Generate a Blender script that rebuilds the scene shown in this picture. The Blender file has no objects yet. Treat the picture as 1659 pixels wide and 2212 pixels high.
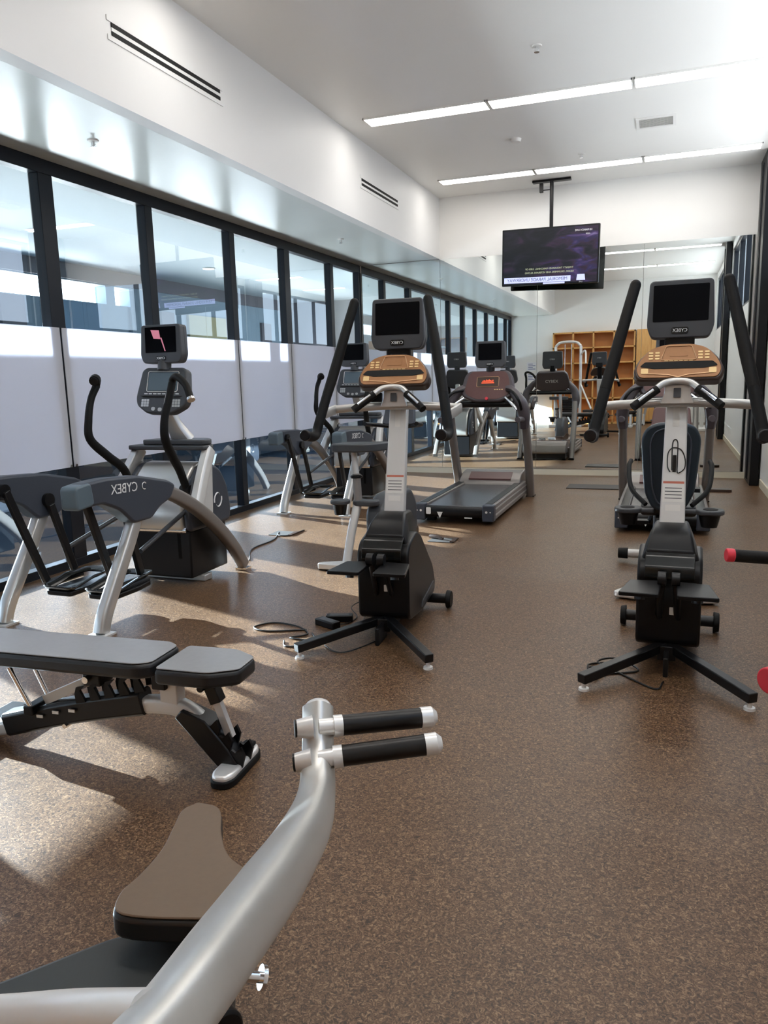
import bpy, bmesh, math, random
from mathutils import Vector, Matrix
random.seed(7)
V = Vector
col = bpy.context.scene.collection
R = math.radians

# ------------------------------------------------------------------ materials
MATS = {}
def mat(name, color, rough=.5, metal=0., spec=.5, noise=0., nscale=40., coat=0., emit=None, estr=0., bump=0.):
    if name in MATS: return MATS[name]
    m = bpy.data.materials.new(name); m.use_nodes = True
    nt = m.node_tree; b = nt.nodes['Principled BSDF']
    b.inputs['Base Color'].default_value = (*color, 1)
    b.inputs['Roughness'].default_value = rough
    b.inputs['Metallic'].default_value = metal
    b.inputs['Specular IOR Level'].default_value = spec
    b.inputs['Coat Weight'].default_value = coat
    if emit:
        b.inputs['Emission Color'].default_value = (*emit, 1); b.inputs['Emission Strength'].default_value = estr
    if noise or bump:
        tc = nt.nodes.new('ShaderNodeTexCoord'); n = nt.nodes.new('ShaderNodeTexNoise')
        n.inputs['Scale'].default_value = nscale; n.inputs['Detail'].default_value = 3
        nt.links.new(tc.outputs['Object'], n.inputs['Vector'])
        if noise:
            mx = nt.nodes.new('ShaderNodeMix'); mx.data_type = 'RGBA'
            mx.inputs[6].default_value = (*[c*(1-noise) for c in color], 1)
            mx.inputs[7].default_value = (*[min(1, c*(1+noise)) for c in color], 1)
            nt.links.new(n.outputs['Fac'], mx.inputs[0]); nt.links.new(mx.outputs[2], b.inputs['Base Color'])
        if bump:
            bp = nt.nodes.new('ShaderNodeBump'); bp.inputs['Strength'].default_value = bump; bp.inputs['Distance'].default_value = .002
            nt.links.new(n.outputs['Fac'], bp.inputs['Height']); nt.links.new(bp.outputs['Normal'], b.inputs['Normal'])
    MATS[name] = m
    return m

def floor_material():
    m = bpy.data.materials.new('speckled_rubber'); m.use_nodes = True
    nt = m.node_tree; L = nt.links; b = nt.nodes['Principled BSDF']
    tc = nt.nodes.new('ShaderNodeTexCoord')
    d = nt.nodes.new('ShaderNodeTexNoise'); d.inputs['Scale'].default_value = 55; d.inputs['Detail'].default_value = 1
    L.new(tc.outputs['Object'], d.inputs['Vector'])
    mp = nt.nodes.new('ShaderNodeVectorMath'); mp.operation = 'MULTIPLY_ADD'
    mp.inputs[1].default_value = (.05, .05, .05)
    L.new(d.outputs['Color'], mp.inputs[0]); L.new(tc.outputs['Object'], mp.inputs[2])
    n = nt.nodes.new('ShaderNodeTexNoise'); n.inputs['Scale'].default_value = 100; n.inputs['Detail'].default_value = 2.2
    n.inputs['Roughness'].default_value = .65
    L.new(mp.outputs[0], n.inputs['Vector'])
    r = nt.nodes.new('ShaderNodeValToRGB'); e = r.color_ramp.elements
    e[0].position = .36; e[0].color = (.045, .023, .012, 1)
    e[1].position = .66; e[1].color = (.37, .235, .13, 1)
    a = e.new(.47); a.color = (.128, .066, .032, 1)
    a = e.new(.56); a.color = (.19, .103, .051, 1)
    L.new(n.outputs['Fac'], r.inputs[0])
    big = nt.nodes.new('ShaderNodeTexNoise'); big.inputs['Scale'].default_value = 1.3; big.inputs['Detail'].default_value = 3
    L.new(tc.outputs['Object'], big.inputs['Vector'])
    mx = nt.nodes.new('ShaderNodeMix'); mx.data_type = 'RGBA'; mx.blend_type = 'MULTIPLY'; mx.inputs[0].default_value = .35
    L.new(r.outputs[0], mx.inputs[6]); L.new(big.outputs['Fac'], mx.inputs[7])
    L.new(mx.outputs[2], b.inputs['Base Color'])
    rr = nt.nodes.new('ShaderNodeMapRange'); rr.inputs[3].default_value = .30; rr.inputs[4].default_value = .46
    L.new(big.outputs['Fac'], rr.inputs[0]); L.new(rr.outputs[0], b.inputs['Roughness'])
    b.inputs['Specular IOR Level'].default_value = .42
    bp = nt.nodes.new('ShaderNodeBump'); bp.inputs['Strength'].default_value = .25; bp.inputs['Distance'].default_value = .002
    L.new(n.outputs['Fac'], bp.inputs['Height']); L.new(bp.outputs['Normal'], b.inputs['Normal'])
    return m

def glass_material(name, refl, tint):
    m = bpy.data.materials.new(name); m.use_nodes = True
    nt = m.node_tree; L = nt.links; nt.nodes.remove(nt.nodes['Principled BSDF'])
    out = nt.nodes['Material Output']
    t = nt.nodes.new('ShaderNodeBsdfTransparent'); t.inputs[0].default_value = (*tint, 1)
    g = nt.nodes.new('ShaderNodeBsdfGlossy'); g.inputs['Roughness'].default_value = 0; g.inputs[0].default_value = (.92, .97, 1, 1)
    lw = nt.nodes.new('ShaderNodeFresnel'); lw.inputs[0].default_value = 1.5
    ma = nt.nodes.new('ShaderNodeMath'); ma.operation = 'ADD'; ma.inputs[1].default_value = refl; ma.use_clamp = True
    L.new(lw.outputs[0], ma.inputs[0])
    ge = nt.nodes.new('ShaderNodeNewGeometry'); fr = nt.nodes.new('ShaderNodeMath'); fr.operation = 'SUBTRACT'; fr.inputs[0].default_value = 1
    L.new(ge.outputs['Backfacing'], fr.inputs[1])                       # only the outer skin of the pane reflects
    mm = nt.nodes.new('ShaderNodeMath'); mm.operation = 'MULTIPLY'; L.new(ma.outputs[0], mm.inputs[0]); L.new(fr.outputs[0], mm.inputs[1])
    mx = nt.nodes.new('ShaderNodeMixShader')
    L.new(mm.outputs[0], mx.inputs[0]); L.new(t.outputs[0], mx.inputs[1]); L.new(g.outputs[0], mx.inputs[2])
    L.new(mx.outputs[0], out.inputs[0])
    return m

def frosted_material():
    m = bpy.data.materials.new('frosted_film'); m.use_nodes = True
    nt = m.node_tree; L = nt.links; nt.nodes.remove(nt.nodes['Principled BSDF'])
    out = nt.nodes['Material Output']
    d = nt.nodes.new('ShaderNodeBsdfDiffuse'); d.inputs[0].default_value = (.90, .90, .94, 1)
    t = nt.nodes.new('ShaderNodeBsdfTranslucent'); t.inputs[0].default_value = (.60, .60, .66, 1)
    mx = nt.nodes.new('ShaderNodeMixShader'); mx.inputs[0].default_value = .5
    L.new(d.outputs[0], mx.inputs[1]); L.new(t.outputs[0], mx.inputs[2])
    L.new(mx.outputs[0], out.inputs[0])
    return m

def emission(name, color, s):
    m = bpy.data.materials.new(name); m.use_nodes = True
    nt = m.node_tree; nt.nodes.remove(nt.nodes['Principled BSDF'])
    e = nt.nodes.new('ShaderNodeEmission'); e.inputs[0].default_value = (*color, 1); e.inputs[1].default_value = s
    nt.links.new(e.outputs[0], nt.nodes['Material Output'].inputs[0])
    return m

def wood_material():
    m = bpy.data.materials.new('honey_wood'); m.use_nodes = True
    nt = m.node_tree; L = nt.links; b = nt.nodes['Principled BSDF']
    tc = nt.nodes.new('ShaderNodeTexCoord'); mp = nt.nodes.new('ShaderNodeMapping'); mp.inputs['Scale'].default_value = (12, 12, 1.2)
    n = nt.nodes.new('ShaderNodeTexNoise'); n.inputs['Scale'].default_value = 3; n.inputs['Detail'].default_value = 5
    r = nt.nodes.new('ShaderNodeValToRGB'); r.color_ramp.elements[0].color = (.60, .27, .07, 1); r.color_ramp.elements[1].color = (.85, .50, .18, 1)
    L.new(tc.outputs['Object'], mp.inputs[0]); L.new(mp.outputs[0], n.inputs['Vector']); L.new(n.outputs['Fac'], r.inputs[0])
    L.new(r.outputs[0], b.inputs['Base Color']); b.inputs['Roughness'].default_value = .4
    return m

def tv_picture():
    m = bpy.data.materials.new('tv_picture'); m.use_nodes = True
    nt = m.node_tree; L = nt.links; b = nt.nodes['Principled BSDF']
    tc = nt.nodes.new('ShaderNodeTexCoord')
    n = nt.nodes.new('ShaderNodeTexNoise'); n.inputs['Scale'].default_value = 4.2; n.inputs['Detail'].default_value = 5; n.inputs['Distortion'].default_value = .8
    L.new(tc.outputs['Generated'], n.inputs['Vector'])
    sx = nt.nodes.new('ShaderNodeSeparateXYZ'); L.new(tc.outputs['Generated'], sx.inputs[0])
    ad = nt.nodes.new('ShaderNodeMath'); ad.operation = 'MULTIPLY_ADD'; ad.inputs[1].default_value = .22
    L.new(sx.outputs[0], ad.inputs[0]); L.new(n.outputs['Fac'], ad.inputs[2])
    r = nt.nodes.new('ShaderNodeValToRGB'); e = r.color_ramp.elements
    e[0].position = .50; e[0].color = (.004, .006, .008, 1)
    e[1].position = .92; e[1].color = (.25, .2, .42, 1)
    a = e.new(.63); a.color = (.016, .014, .026, 1)
    a = e.new(.70); a.color = (.045, .02, .05, 1)
    a = e.new(.76); a.color = (.03, .025, .11, 1)
    a = e.new(.84); a.color = (.12, .06, .2, 1)
    L.new(ad.outputs[0], r.inputs[0])
    b.inputs['Base Color'].default_value = (.004, .004, .006, 1); b.inputs['Roughness'].default_value = .25
    L.new(r.outputs[0], b.inputs['Emission Color']); b.inputs['Emission Strength'].default_value = .42
    return m

M_floor = floor_material()
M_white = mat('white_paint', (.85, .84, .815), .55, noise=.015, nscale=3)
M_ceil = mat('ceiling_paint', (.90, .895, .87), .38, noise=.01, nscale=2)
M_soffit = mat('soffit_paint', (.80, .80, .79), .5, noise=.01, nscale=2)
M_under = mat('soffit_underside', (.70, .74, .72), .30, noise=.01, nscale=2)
M_frame = mat('black_anodised', (.007, .009, .014), .35, 0, .25, bump=.05)
M_column = mat('black_steel_column', (.004, .004, .005), .4, spec=.25, bump=.05)
M_base = mat('cream_base', (.72, .66, .52), .5)
M_mirror = mat('mirror_silver', (.90, .94, .92), .0, 1.)
M_glass = glass_material('partition_glass', .20, (.90, .95, .965))
M_clear = glass_material('window_glass', .0, (.97, .985, 1))
M_frost = frosted_material()
M_silver = mat('silver_powdercoat', (.56, .55, .53), .30, .55, noise=.03, nscale=200)
M_silver_w = mat('white_silver_paint', (.74, .73, .71), .32, .25, noise=.02, nscale=120)
M_arm = mat('silver_arm_paint', (.66, .65, .62), .36, .7, noise=.02, nscale=150)
M_taupe = mat('taupe_metal', (.24, .215, .20), .35, .35, noise=.03, nscale=120)
M_grey = mat('mid_grey_plastic', (.052, .055, .062), .42, bump=.1, nscale=300)
M_slate = mat('slate_plastic', (.042, .050, .068), .42, bump=.12, nscale=300)
M_slate_l = mat('blue_grey_plastic', (.10, .14, .17), .4, bump=.1, nscale=300)
M_black = mat('black_plastic', (.005, .005, .006), .34, spec=.26, bump=.12, nscale=300)
M_blackg = mat('gloss_black_plastic', (.006, .007, .007), .2, spec=.4)
M_steelblk = mat('black_powdercoat', (.009, .009, .010), .32, .1, spec=.4, bump=.15, nscale=400)
M_foam = mat('black_foam_grip', (.007, .006, .005), .6, spec=.22, noise=.3, nscale=160, bump=.3)
M_grip = mat('glossy_grip_vinyl', (.008, .006, .005), .35, spec=.35, bump=.1, nscale=120)
M_rubber = mat('black_rubber', (.006, .006, .006), .6, spec=.22, bump=.3, nscale=200)
M_navy = mat('navy_moulded_plastic', (.016, .028, .040), .35, bump=.1, nscale=200)
M_navy2 = mat('navy_inner_plastic', (.010, .018, .027), .4)
M_bronze = mat('bronze_membrane', (.36, .17, .07), .28, .25, noise=.12, nscale=30)
M_gold = mat('gold_button', (.85, .60, .28), .3, .2)
M_bronze_l = mat('light_bronze', (.62, .36, .18), .3, .3)
M_brown_dk = mat('dark_brown_plastic', (.05, .028, .020), .35)
M_screen = mat('screen_black', (.003, .003, .004), .12, spec=.06)
M_chrome = mat('chrome', (.85, .85, .86), .14, 1.)
M_cap = mat('white_alloy', (.86, .85, .83), .28, .4)
M_vinyl = mat('grey_vinyl_glare', (.31, .31, .315), .28, noise=.08, nscale=40, bump=.1)  # grey lifted so the colour carries sky glare on the pad tops
M_vinyl_blk = mat('black_vinyl', (.014, .014, .015), .4, bump=.15, nscale=120)
M_saddle = mat('brown_vinyl', (.165, .11, .068), .45, noise=.06, nscale=60, bump=.15)
M_pad = mat('dark_green_vinyl', (.030, .034, .034), .45, bump=.15, nscale=80)
M_sticker = mat('white_sticker', (.82, .80, .76), .5)
M_text = mat('white_lettering', (.80, .80, .80), .5)
M_redst = mat('red_warning_band', (.62, .18, .12), .5)
M_red = mat('red_rubber', (.72, .03, .055), .35, noise=.05)
M_maroon = mat('maroon_panel', (.11, .045, .042), .35, noise=.08, nscale=40)
M_led = mat('red_led', (.3, .02, .01), .4, emit=(1, .10, .03), estr=.7)
M_belt = mat('treadmill_belt', (.055, .055, .06), .22, bump=.12, nscale=500)
M_purple = mat('plum_grey_plastic', (.075, .062, .07), .38, bump=.1, nscale=200)
M_lamp = emission('lamp_diffuser', (1., .955, .90), 9)
M_down = emission('downlight_lamp', (1., .93, .82), 12.0)
M_wood = wood_material()
M_wood_in = mat('wood_inside', (.55, .24, .07), .5, noise=.1, nscale=8)
M_dark = mat('black_void', (.004, .004, .004), .8)
M_cable = mat('black_cable', (.010, .010, .010), .45)
M_mat = mat('grey_floor_mat', (.05, .045, .042), .6, noise=.15, nscale=60)
M_nfloor = mat('blue_carpet', (.018, .028, .042), .9, spec=.05, noise=.2, nscale=60)
M_nwall = mat('blue_grey_wall', (.18, .25, .31), .6, noise=.04, nscale=2)
M_nlow = mat('navy_wainscot', (.03, .045, .065), .8, spec=.1)
M_nceil = mat('next_room_ceiling', (.36, .42, .45), .6)
M_ndark = mat('charcoal_panel', (.10, .10, .115), .5)
M_nblue = mat('blue_panel', (.09, .20, .32), .35)
M_ntan = mat('tan_panel', (.34, .32, .18), .5)
M_tvpic = tv_picture()
M_banner = mat('banner_light', (.1, .1, .2), .4, emit=(.50, .55, .95), estr=.75)
M_bannert = mat('banner_ink', (.02, .02, .05), .5, emit=(.02, .02, .08), estr=.4)
M_capt = mat('caption_ink', (.1, .1, .1), .5, emit=(.55, .62, .35), estr=.5)
M_paper = mat('paper', (.82, .83, .86), .7)
M_ink = mat('blue_ink', (.18, .22, .38), .7)

# ------------------------------------------------------------------ mesh helpers
def spline(pts, n=8):
    P = [V(p) for p in pts]
    if len(P) < 3: return P
    P = [P[0]*2-P[1]] + P + [P[-1]*2-P[-2]]
    out = []
    for i in range(1, len(P)-2):
        a, b, c, d = P[i-1:i+3]
        for k in range(n):
            t = k/n
            out.append(.5*((2*b)+(c-a)*t+(2*a-5*b+4*c-d)*t*t+(3*b-a-3*c+d)*t**3))
    out.append(P[-2])
    return out

def frame(o, x, y):
    x = V(x).normalized(); y = V(y); z = x.cross(y).normalized(); y = z.cross(x)
    m = Matrix((x, y, z)).transposed().to_4x4(); m.translation = V(o)
    return m

class MB:
    def __init__(s): s.bm = bmesh.new()
    def box(s, c, size, rot=None, M=None):
        m = Matrix.Translation(V(c))
        if rot: m = m @ (Matrix.Rotation(rot[2], 4, 'Z') @ Matrix.Rotation(rot[1], 4, 'Y') @ Matrix.Rotation(rot[0], 4, 'X'))
        if M: m = M @ m
        bmesh.ops.create_cube(s.bm, size=1, matrix=m @ Matrix.Diagonal((*size, 1)))
        return s
    def bx(s, x0, x1, y0, y1, z0, z1):
        return s.box(((x0+x1)/2, (y0+y1)/2, (z0+z1)/2), (abs(x1-x0), abs(y1-y0), abs(z1-z0)))
    def cyl(s, p0, p1, r0, r1=None, seg=20):
        p0, p1 = V(p0), V(p1); d = p1-p0; r1 = r0 if r1 is None else r1
        m = Matrix.Translation((p0+p1)/2) @ d.to_track_quat('Z', 'Y').to_matrix().to_4x4()
        bmesh.ops.create_cone(s.bm, cap_ends=True, segments=seg, radius1=r0, radius2=r1, depth=d.length, matrix=m)
        return s
    def sph(s, c, r, sc=(1, 1, 1), seg=16):
        bmesh.ops.create_uvsphere(s.bm, u_segments=seg, v_segments=max(6, seg//2), radius=r, matrix=Matrix.Translation(V(c)) @ Matrix.Diagonal((*sc, 1)))
        return s
    def ring(s, c, R_, r, axis=(0, 0, 1), seg=28, sc=1):
        q = V(axis).to_track_quat('Z', 'Y').to_matrix()
        pts = [V(c)+q @ V((R_*math.cos(a)*sc, R_*math.sin(a), 0)) for a in [2*math.pi*i/seg for i in range(seg)]]
        return s.sweep(pts, r, closed=True, seg=8)
    def sweep(s, path, w, h=None, seg=14, side=None, closed=False, p=2., caps=True):
        """tube of section w x h (half sizes; lists taper) along path; p>2 squares the section; side = width direction"""
        P = [V(q) for q in path]; n = len(P)
        W = w if isinstance(w, (list, tuple)) else None; H = h if isinstance(h, (list, tuple)) else None
        def val(L, i, c):
            if L is None: return c
            t = i/(n-1)*(len(L)-1); k = min(int(t), len(L)-2); return L[k]+(L[k+1]-L[k])*(t-k)
        prev = None; rings = []
        for i in range(n):
            if closed: t = (P[(i+1) % n]-P[i-1]).normalized()
            else: t = (P[min(i+1, n-1)]-P[max(i-1, 0)]).normalized()
            if side is not None: a = V(side)-t*V(side).dot(t); a.normalize()
            elif prev is None:
                a = t.orthogonal().normalized()
            else: a = prev-t*prev.dot(t); a.normalize()
            prev = a; b = t.cross(a)
            ww = val(W, i, w); hh = val(H, i, ww if h is None else h)
            ring = []
            for k in range(seg):
                th = 2*math.pi*(k+.5)/seg; c, q = math.cos(th), math.sin(th)
                ring.append(s.bm.verts.new(P[i]+a*ww*math.copysign(abs(c)**(2/p), c)+b*hh*math.copysign(abs(q)**(2/p), q)))
            rings.append(ring)
        for i in range(n if closed else n-1):
            A, B = rings[i], rings[(i+1) % n]
            for k in range(seg):
                s.bm.faces.new((A[k], A[(k+1) % seg], B[(k+1) % seg], B[k]))
        if caps and not closed:
            s.bm.faces.new(rings[0][::-1]); s.bm.faces.new(rings[-1])
        return s
    def prism(s, pts, t0, t1, M=None, scale1=None):
        """outline pts (u,v) extruded from w=t0 to w=t1 in frame M; scale1 shrinks the far face"""
        M = M or Matrix.Identity(4)
        cx = sum(p[0] for p in pts)/len(pts); cy = sum(p[1] for p in pts)/len(pts); k = scale1 or 1
        a = [s.bm.verts.new(M @ V((u, v, t0))) for u, v in pts]
        b = [s.bm.verts.new(M @ V((cx+(u-cx)*k, cy+(v-cy)*k, t1))) for u, v in pts]
        n = len(pts)
        s.bm.faces.new(a[::-1]); s.bm.faces.new(b)
        for i in range(n): s.bm.faces.new((a[i], a[(i+1) % n], b[(i+1) % n], b[i]))
        return s
    def yz(s, pts, x0, x1):            # outline in the local y-z plane, extruded along x
        return s.prism(pts, x0, x1, Matrix(((0, 0, 1, 0), (1, 0, 0, 0), (0, 1, 0, 0), (0, 0, 0, 1))))
    def xy(s, pts, z0, z1): return s.prism(pts, z0, z1)
    def text(s, txt, size, M, ext=.001, flip=True, sx=1.):
        cu = bpy.data.curves.new('t', 'FONT'); cu.body = txt; cu.size = size; cu.extrude = ext; cu.align_x = 'CENTER'; cu.align_y = 'CENTER'; cu.resolution_u = 3
        ob = bpy.data.objects.new('t', cu); col.objects.link(ob)
        bpy.context.view_layer.update()
        me = bpy.data.meshes.new_from_object(ob.evaluated_get(bpy.context.evaluated_depsgraph_get()))
        me.transform(M @ Matrix.Diagonal(((-1 if flip else 1)*sx, 1, 1, 1)))
        s.bm.from_mesh(me)
        bpy.data.objects.remove(ob); bpy.data.curves.remove(cu); bpy.data.meshes.remove(me)
        return s
    def build(s, name, m, parent=None, bevel=0., seg=2, kind=None, angle=38, label=None):
        bmesh.ops.recalc_face_normals(s.bm, faces=s.bm.faces[:])
        for f in s.bm.faces: f.smooth = True
        for e in s.bm.edges:
            if len(e.link_faces) == 2 and e.calc_face_angle(0) > R(angle): e.smooth = False
        me = bpy.data.meshes.new(name); s.bm.to_mesh(me); s.bm.free()
        me.materials.append(m)
        o = bpy.data.objects.new(name, me); col.objects.link(o)
        if parent: o.parent = parent
        if bevel:
            b = o.modifiers.new('bevel', 'BEVEL'); b.width = bevel; b.segments = seg; b.limit_method = 'ANGLE'; b.angle_limit = R(35); b.harden_normals = False
        if kind: o['kind'] = kind
        if label: o['label'] = label
        return o

def rrect(w, h, r, n=5, cx=0, cy=0):
    out = []
    for sx, sy, a0 in ((1, 1, 0), (-1, 1, 90), (-1, -1, 180), (1, -1, 270)):
        for k in range(n+1):
            a = R(a0+90*k/n); out.append((cx+sx*(w/2-r)+r*math.cos(a), cy+sy*(h/2-r)+r*math.sin(a)))
    return out
def rpoly(pts, r, n=4):
    """round the corners of a polygon"""
    out = []; N = len(pts)
    for i in range(N):
        a, b, c = V(pts[i-1]), V(pts[i]), V(pts[(i+1) % N])
        u = (a-b); v = (c-b); rr = min(r, u.length*.45, v.length*.45)
        p, q = b+u.normalized()*rr, b+v.normalized()*rr
        for k in range(n+1):
            t = k/n; out.append(tuple((1-t)**2*p+2*t*(1-t)*b+t*t*q))
    return out

def thing(name, label, cat, loc=(0, 0, 0), rz=0, group=None):
    o = bpy.data.objects.new(name, None); col.objects.link(o); o.empty_display_size = .2
    o.location = loc; o.rotation_euler = (0, 0, rz); o['label'] = label; o['category'] = cat
    if group: o['group'] = group
    return o
def tag(o, label, cat, group=None):
    o['label'] = label; o['category'] = cat
    if group: o['group'] = group
    return o
def kids(o): return [c for c in bpy.data.objects if c.parent == o]
def copy_tree(o, parent=None):
    c = o.copy(); col.objects.link(c); c.parent = parent
    for ch in kids(o): copy_tree(ch, c)
    return c

# ------------------------------------------------------------------ the room
XL, XR, YB, YF = -4.68, 1.13, 11.63, -0.78
XS, H1, H2 = -3.335, 3.243, 4.117
def S(name, m, **k): return lambda mb: mb.build(name, m, kind='structure', **k)

MB().bx(XL-.06, XR+.15, YF-.15, YB+.1, -.1, 0).build('floor', M_floor, kind='structure')
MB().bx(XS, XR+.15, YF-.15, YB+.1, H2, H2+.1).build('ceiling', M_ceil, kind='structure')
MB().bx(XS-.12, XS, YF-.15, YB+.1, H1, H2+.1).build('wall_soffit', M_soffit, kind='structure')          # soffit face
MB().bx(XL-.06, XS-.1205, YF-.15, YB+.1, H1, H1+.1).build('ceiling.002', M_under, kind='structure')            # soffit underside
MB().bx(XL, XR+.15, YB+.012, YB+.15, 0, H2).build('wall_back', M_white, kind='structure')
MB().bx(XL-.06, XR+.15, YF-.15, YF, 0, H2).build('wall_front', M_white, kind='structure')
# right wall: solid below, openings above
ZW0, ZW1 = 2.55, 3.95
w = MB().bx(XR, XR+.15, YF, YB, 0, ZW0).bx(XR, XR+.15, YF, YB, ZW1, H2)
for y0, y1 in ((YF, -.5), (4.55, 5.05), (10.9, YB)): w.bx(XR, XR+.15, y0, y1, ZW0, ZW1)
w.build('wall_right', M_white, kind='structure')
MB().bx(XR-.015, XR, YF, 10.8, 0, .10).build('baseboard_right', M_base, kind='structure')
MB().bx(XL+.2, XR-.12, YB-.02, YB+.005, 0, .085).build('baseboard_back', M_base, kind='structure')
k = 0
for y0, y1 in ((-.5, 4.55), (5.05, 10.9)):
    k += 1
    fr = MB()
    fr.bx(XR+.03, XR+.12, y0, y1, ZW0, ZW0+.06).bx(XR+.03, XR+.12, y0, y1, ZW1-.06, ZW1)
    n = 4
    for i in range(n+1):
        yy = y0+.03+(y1-y0-.06)*i/n; fr.bx(XR+.03, XR+.12, yy-.03, yy+.03, ZW0, ZW1)
    f = fr.build('window_%d' % k, M_frame, kind='structure')
    MB().bx(XR+.07, XR+.078, y0, y1, ZW0, ZW1).build('glass', M_clear, f)
k = 2
# black steel columns standing against the right wall
for y, lab in ((11.24, 'black steel column rising to the ceiling in the corner by the mirror'),
               (4.72, 'black steel column against the right white wall, seen only in the mirror')):
    c = thing('steel_column', lab, 'column', (XR-.125, y, 0))
    MB().bx(0, .105, -.36, .36, .0, H2-.004).build('shaft', M_column, c, bevel=.006)
    MB().bx(-.012, 0, -.06, -.045, .05, H2-.1).bx(-.012, 0, .05, .065, .05, H2-.1).build('edge_rib', M_frame, c)

# left glass partition: bays between mullions
ys = [-.78, -.05, 1.25, 2.53, 3.80, 5.05, 6.33, 7.80, 9.12, 10.52, 11.60]
fr = MB().bx(XL-.05, XL+.05, YF, YB, H1-.11, H1-.001).bx(XL-.05, XL+.05, YF, YB, 0, .07)
for i, y in enumerate(ys):
    hw = .055 if i not in (5, 8) else .075
    fr.bx(XL-.05, XL+.05, y-hw, y+hw, .07, H1-.11)
fr.build('wall_left', M_frame, kind='structure', bevel=.004)
for i in range(len(ys)-1):
    k += 1
    f = MB().bx(XL-.004, XL+.004, ys[i]+.04, ys[i+1]-.04, .06, H1-.1).build('window_%d' % k, M_glass, kind='structure')
    MB().bx(XL+.055, XL+.061, ys[i]+.012, ys[i+1]-.012, .84, 1.965).build('frosted_panel', M_frost, f)
    c = MB()
    for yy in (ys[i]+.03, ys[i+1]-.03): c.cyl((XL+.04, yy, .85), (XL+.07, yy, .85), .012, seg=10)
    c.build('panel_clip', M_chrome, f)

# room beyond the partition: floor, ceiling, outer wall with openings
NX = -8.0
MB().bx(NX-.2, XL-.07, -3, 16, -.1, 0).build('floor.001', M_nfloor, kind='structure')
MB().bx(NX-.2, XL-.07, -3, 16, 3.2, 3.3).build('ceiling.001', M_nceil, kind='structure')
MB().bx(NX-.001, NX+.03, -3, 16, 0, .89).build('trim_12', M_nlow, kind='structure')
w = MB().bx(NX-.2, NX, -3, 16, 0, .90).bx(NX-.2, NX, -3, 16, 1.80, 2.70).bx(NX-.2, NX, -3, 16, 2.97, 3.2)
for y0, y1 in ((-3, -2.8), (-.2, .1), (1.9, 3.1), (4.55, 4.9), (6.05, 6.25), (7.3, 8.0), (9.6, 9.8), (11.4, 11.7), (13.3, 13.5), (15.7, 16)): w.bx(NX-.2, NX, y0, y1, .90, 1.80)
for y0, y1 in ((-3, 2.), (9.75, 9.95), (10.3, 16)): w.bx(NX-.2, NX, y0, y1, 2.70, 2.97)
w.build('wall_outer', M_nwall, kind='structure')
MB().bx(NX, XL-.07, 15.9, 16, 0, 3.2).build('wall_far', M_ndark, kind='structure')
MB().bx(NX, XL-.07, -3, -2.9, 0, 3.2).build('wall_near', M_nwall, kind='structure')
MB().bx(NX+.001, NX+.03, -3, 16, 2.99, 3.2).build('trim_3', M_ndark, kind='structure')
for i, (y, m_, wd) in enumerate(((4.3, M_ndark, .35), (6.2, M_nblue, 1.3), (7.9, M_ndark, .4), (9.0, M_nblue, 1.1), (10.4, M_nwall, .3), (12.6, M_ntan, 1.6), (11.2, M_ndark, .35), (14.6, M_ndark, .4))):
    MB().bx(NX+.002, NX+.05, y-wd/2, y+wd/2, 1.82, 2.68).build('trim_%d' % (4+i), m_, kind='structure')
for x, y, lab in ((-6.6, 7.0, 'round downlight in the next room, nearer of the two seen through the glass'), (-6.6, 10.4, 'round downlight in the next room, farther of the two seen through the glass')):
    d = thing('downlight', lab, 'ceiling light', (x, y, 3.2), group='downlights in the next room')
    MB().cyl((0, 0, -.012), (0, 0, -.001), .075, .085, 24).build('lamp', M_down, d)
    MB().ring((0, 0, -.006), .09, .01).build('bezel', M_white, d)

# mirror panels on the back wall
xs = [(-4.61, -3.33), (-3.325, -1.865), (-1.86, -.405), (-.40, .985)]
ml = ['wall mirror panel beside the glass partition, leftmost of four', 'wall mirror panel under the soffit end, behind the plum treadmill console',
      'wall mirror panel below the hanging television', 'wall mirror panel beside the black corner column, rightmost of four']
for (a, b), l in zip(xs, ml):
    tag(MB().bx(a, b, YB-.006, YB+.010, .09, 3.235).build('mirror_panel', M_mirror), l, 'mirror', 'mirror panels covering the back wall')

# ------------------------------------------------------------------ ceiling fittings
def strip(y, segs, lab):
    for i, (a, b) in enumerate(segs):
        t = thing('strip_light', lab[i], 'ceiling light', ((a+b)/2, y, H2), group='linear ceiling strip lights')
        w_ = (b-a)/2-.012
        MB().bx(-w_, w_, -.115, .115, -.012, -.001).build('diffuser', M_lamp, t)
        f = MB().bx(-w_-.01, w_+.01, -.13, -.115, -.016, -.0005).bx(-w_-.01, w_+.01, .115, .13, -.016, -.0005)
        f.bx(-w_-.012, -w_, -.13, .13, -.016, -.0005).bx(w_, w_+.012, -.13, .13, -.016, -.0005)
        f.build('trim_frame', M_white, t)
SG = [(-3.05, -1.77), (-1.76, -.42), (-.41, .93)]
nm = ['left', 'middle', 'right']
strip(7.97, SG, ['glowing strip light in the nearer row, %s segment' % n for n in ('leftmost', 'middle', 'rightmost')])
strip(10.72, SG, ['glowing strip light in the farther row by the back wall, %s segment' % n for n in ('leftmost', 'middle', 'rightmost')])
strip(4.78, SG, ['strip light just above the picture edge, over the black climbers, %s segment' % n for n in nm])
strip(2.0, SG, ['strip light over the foreground floor, out of view above, %s segment' % n for n in nm])

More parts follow.
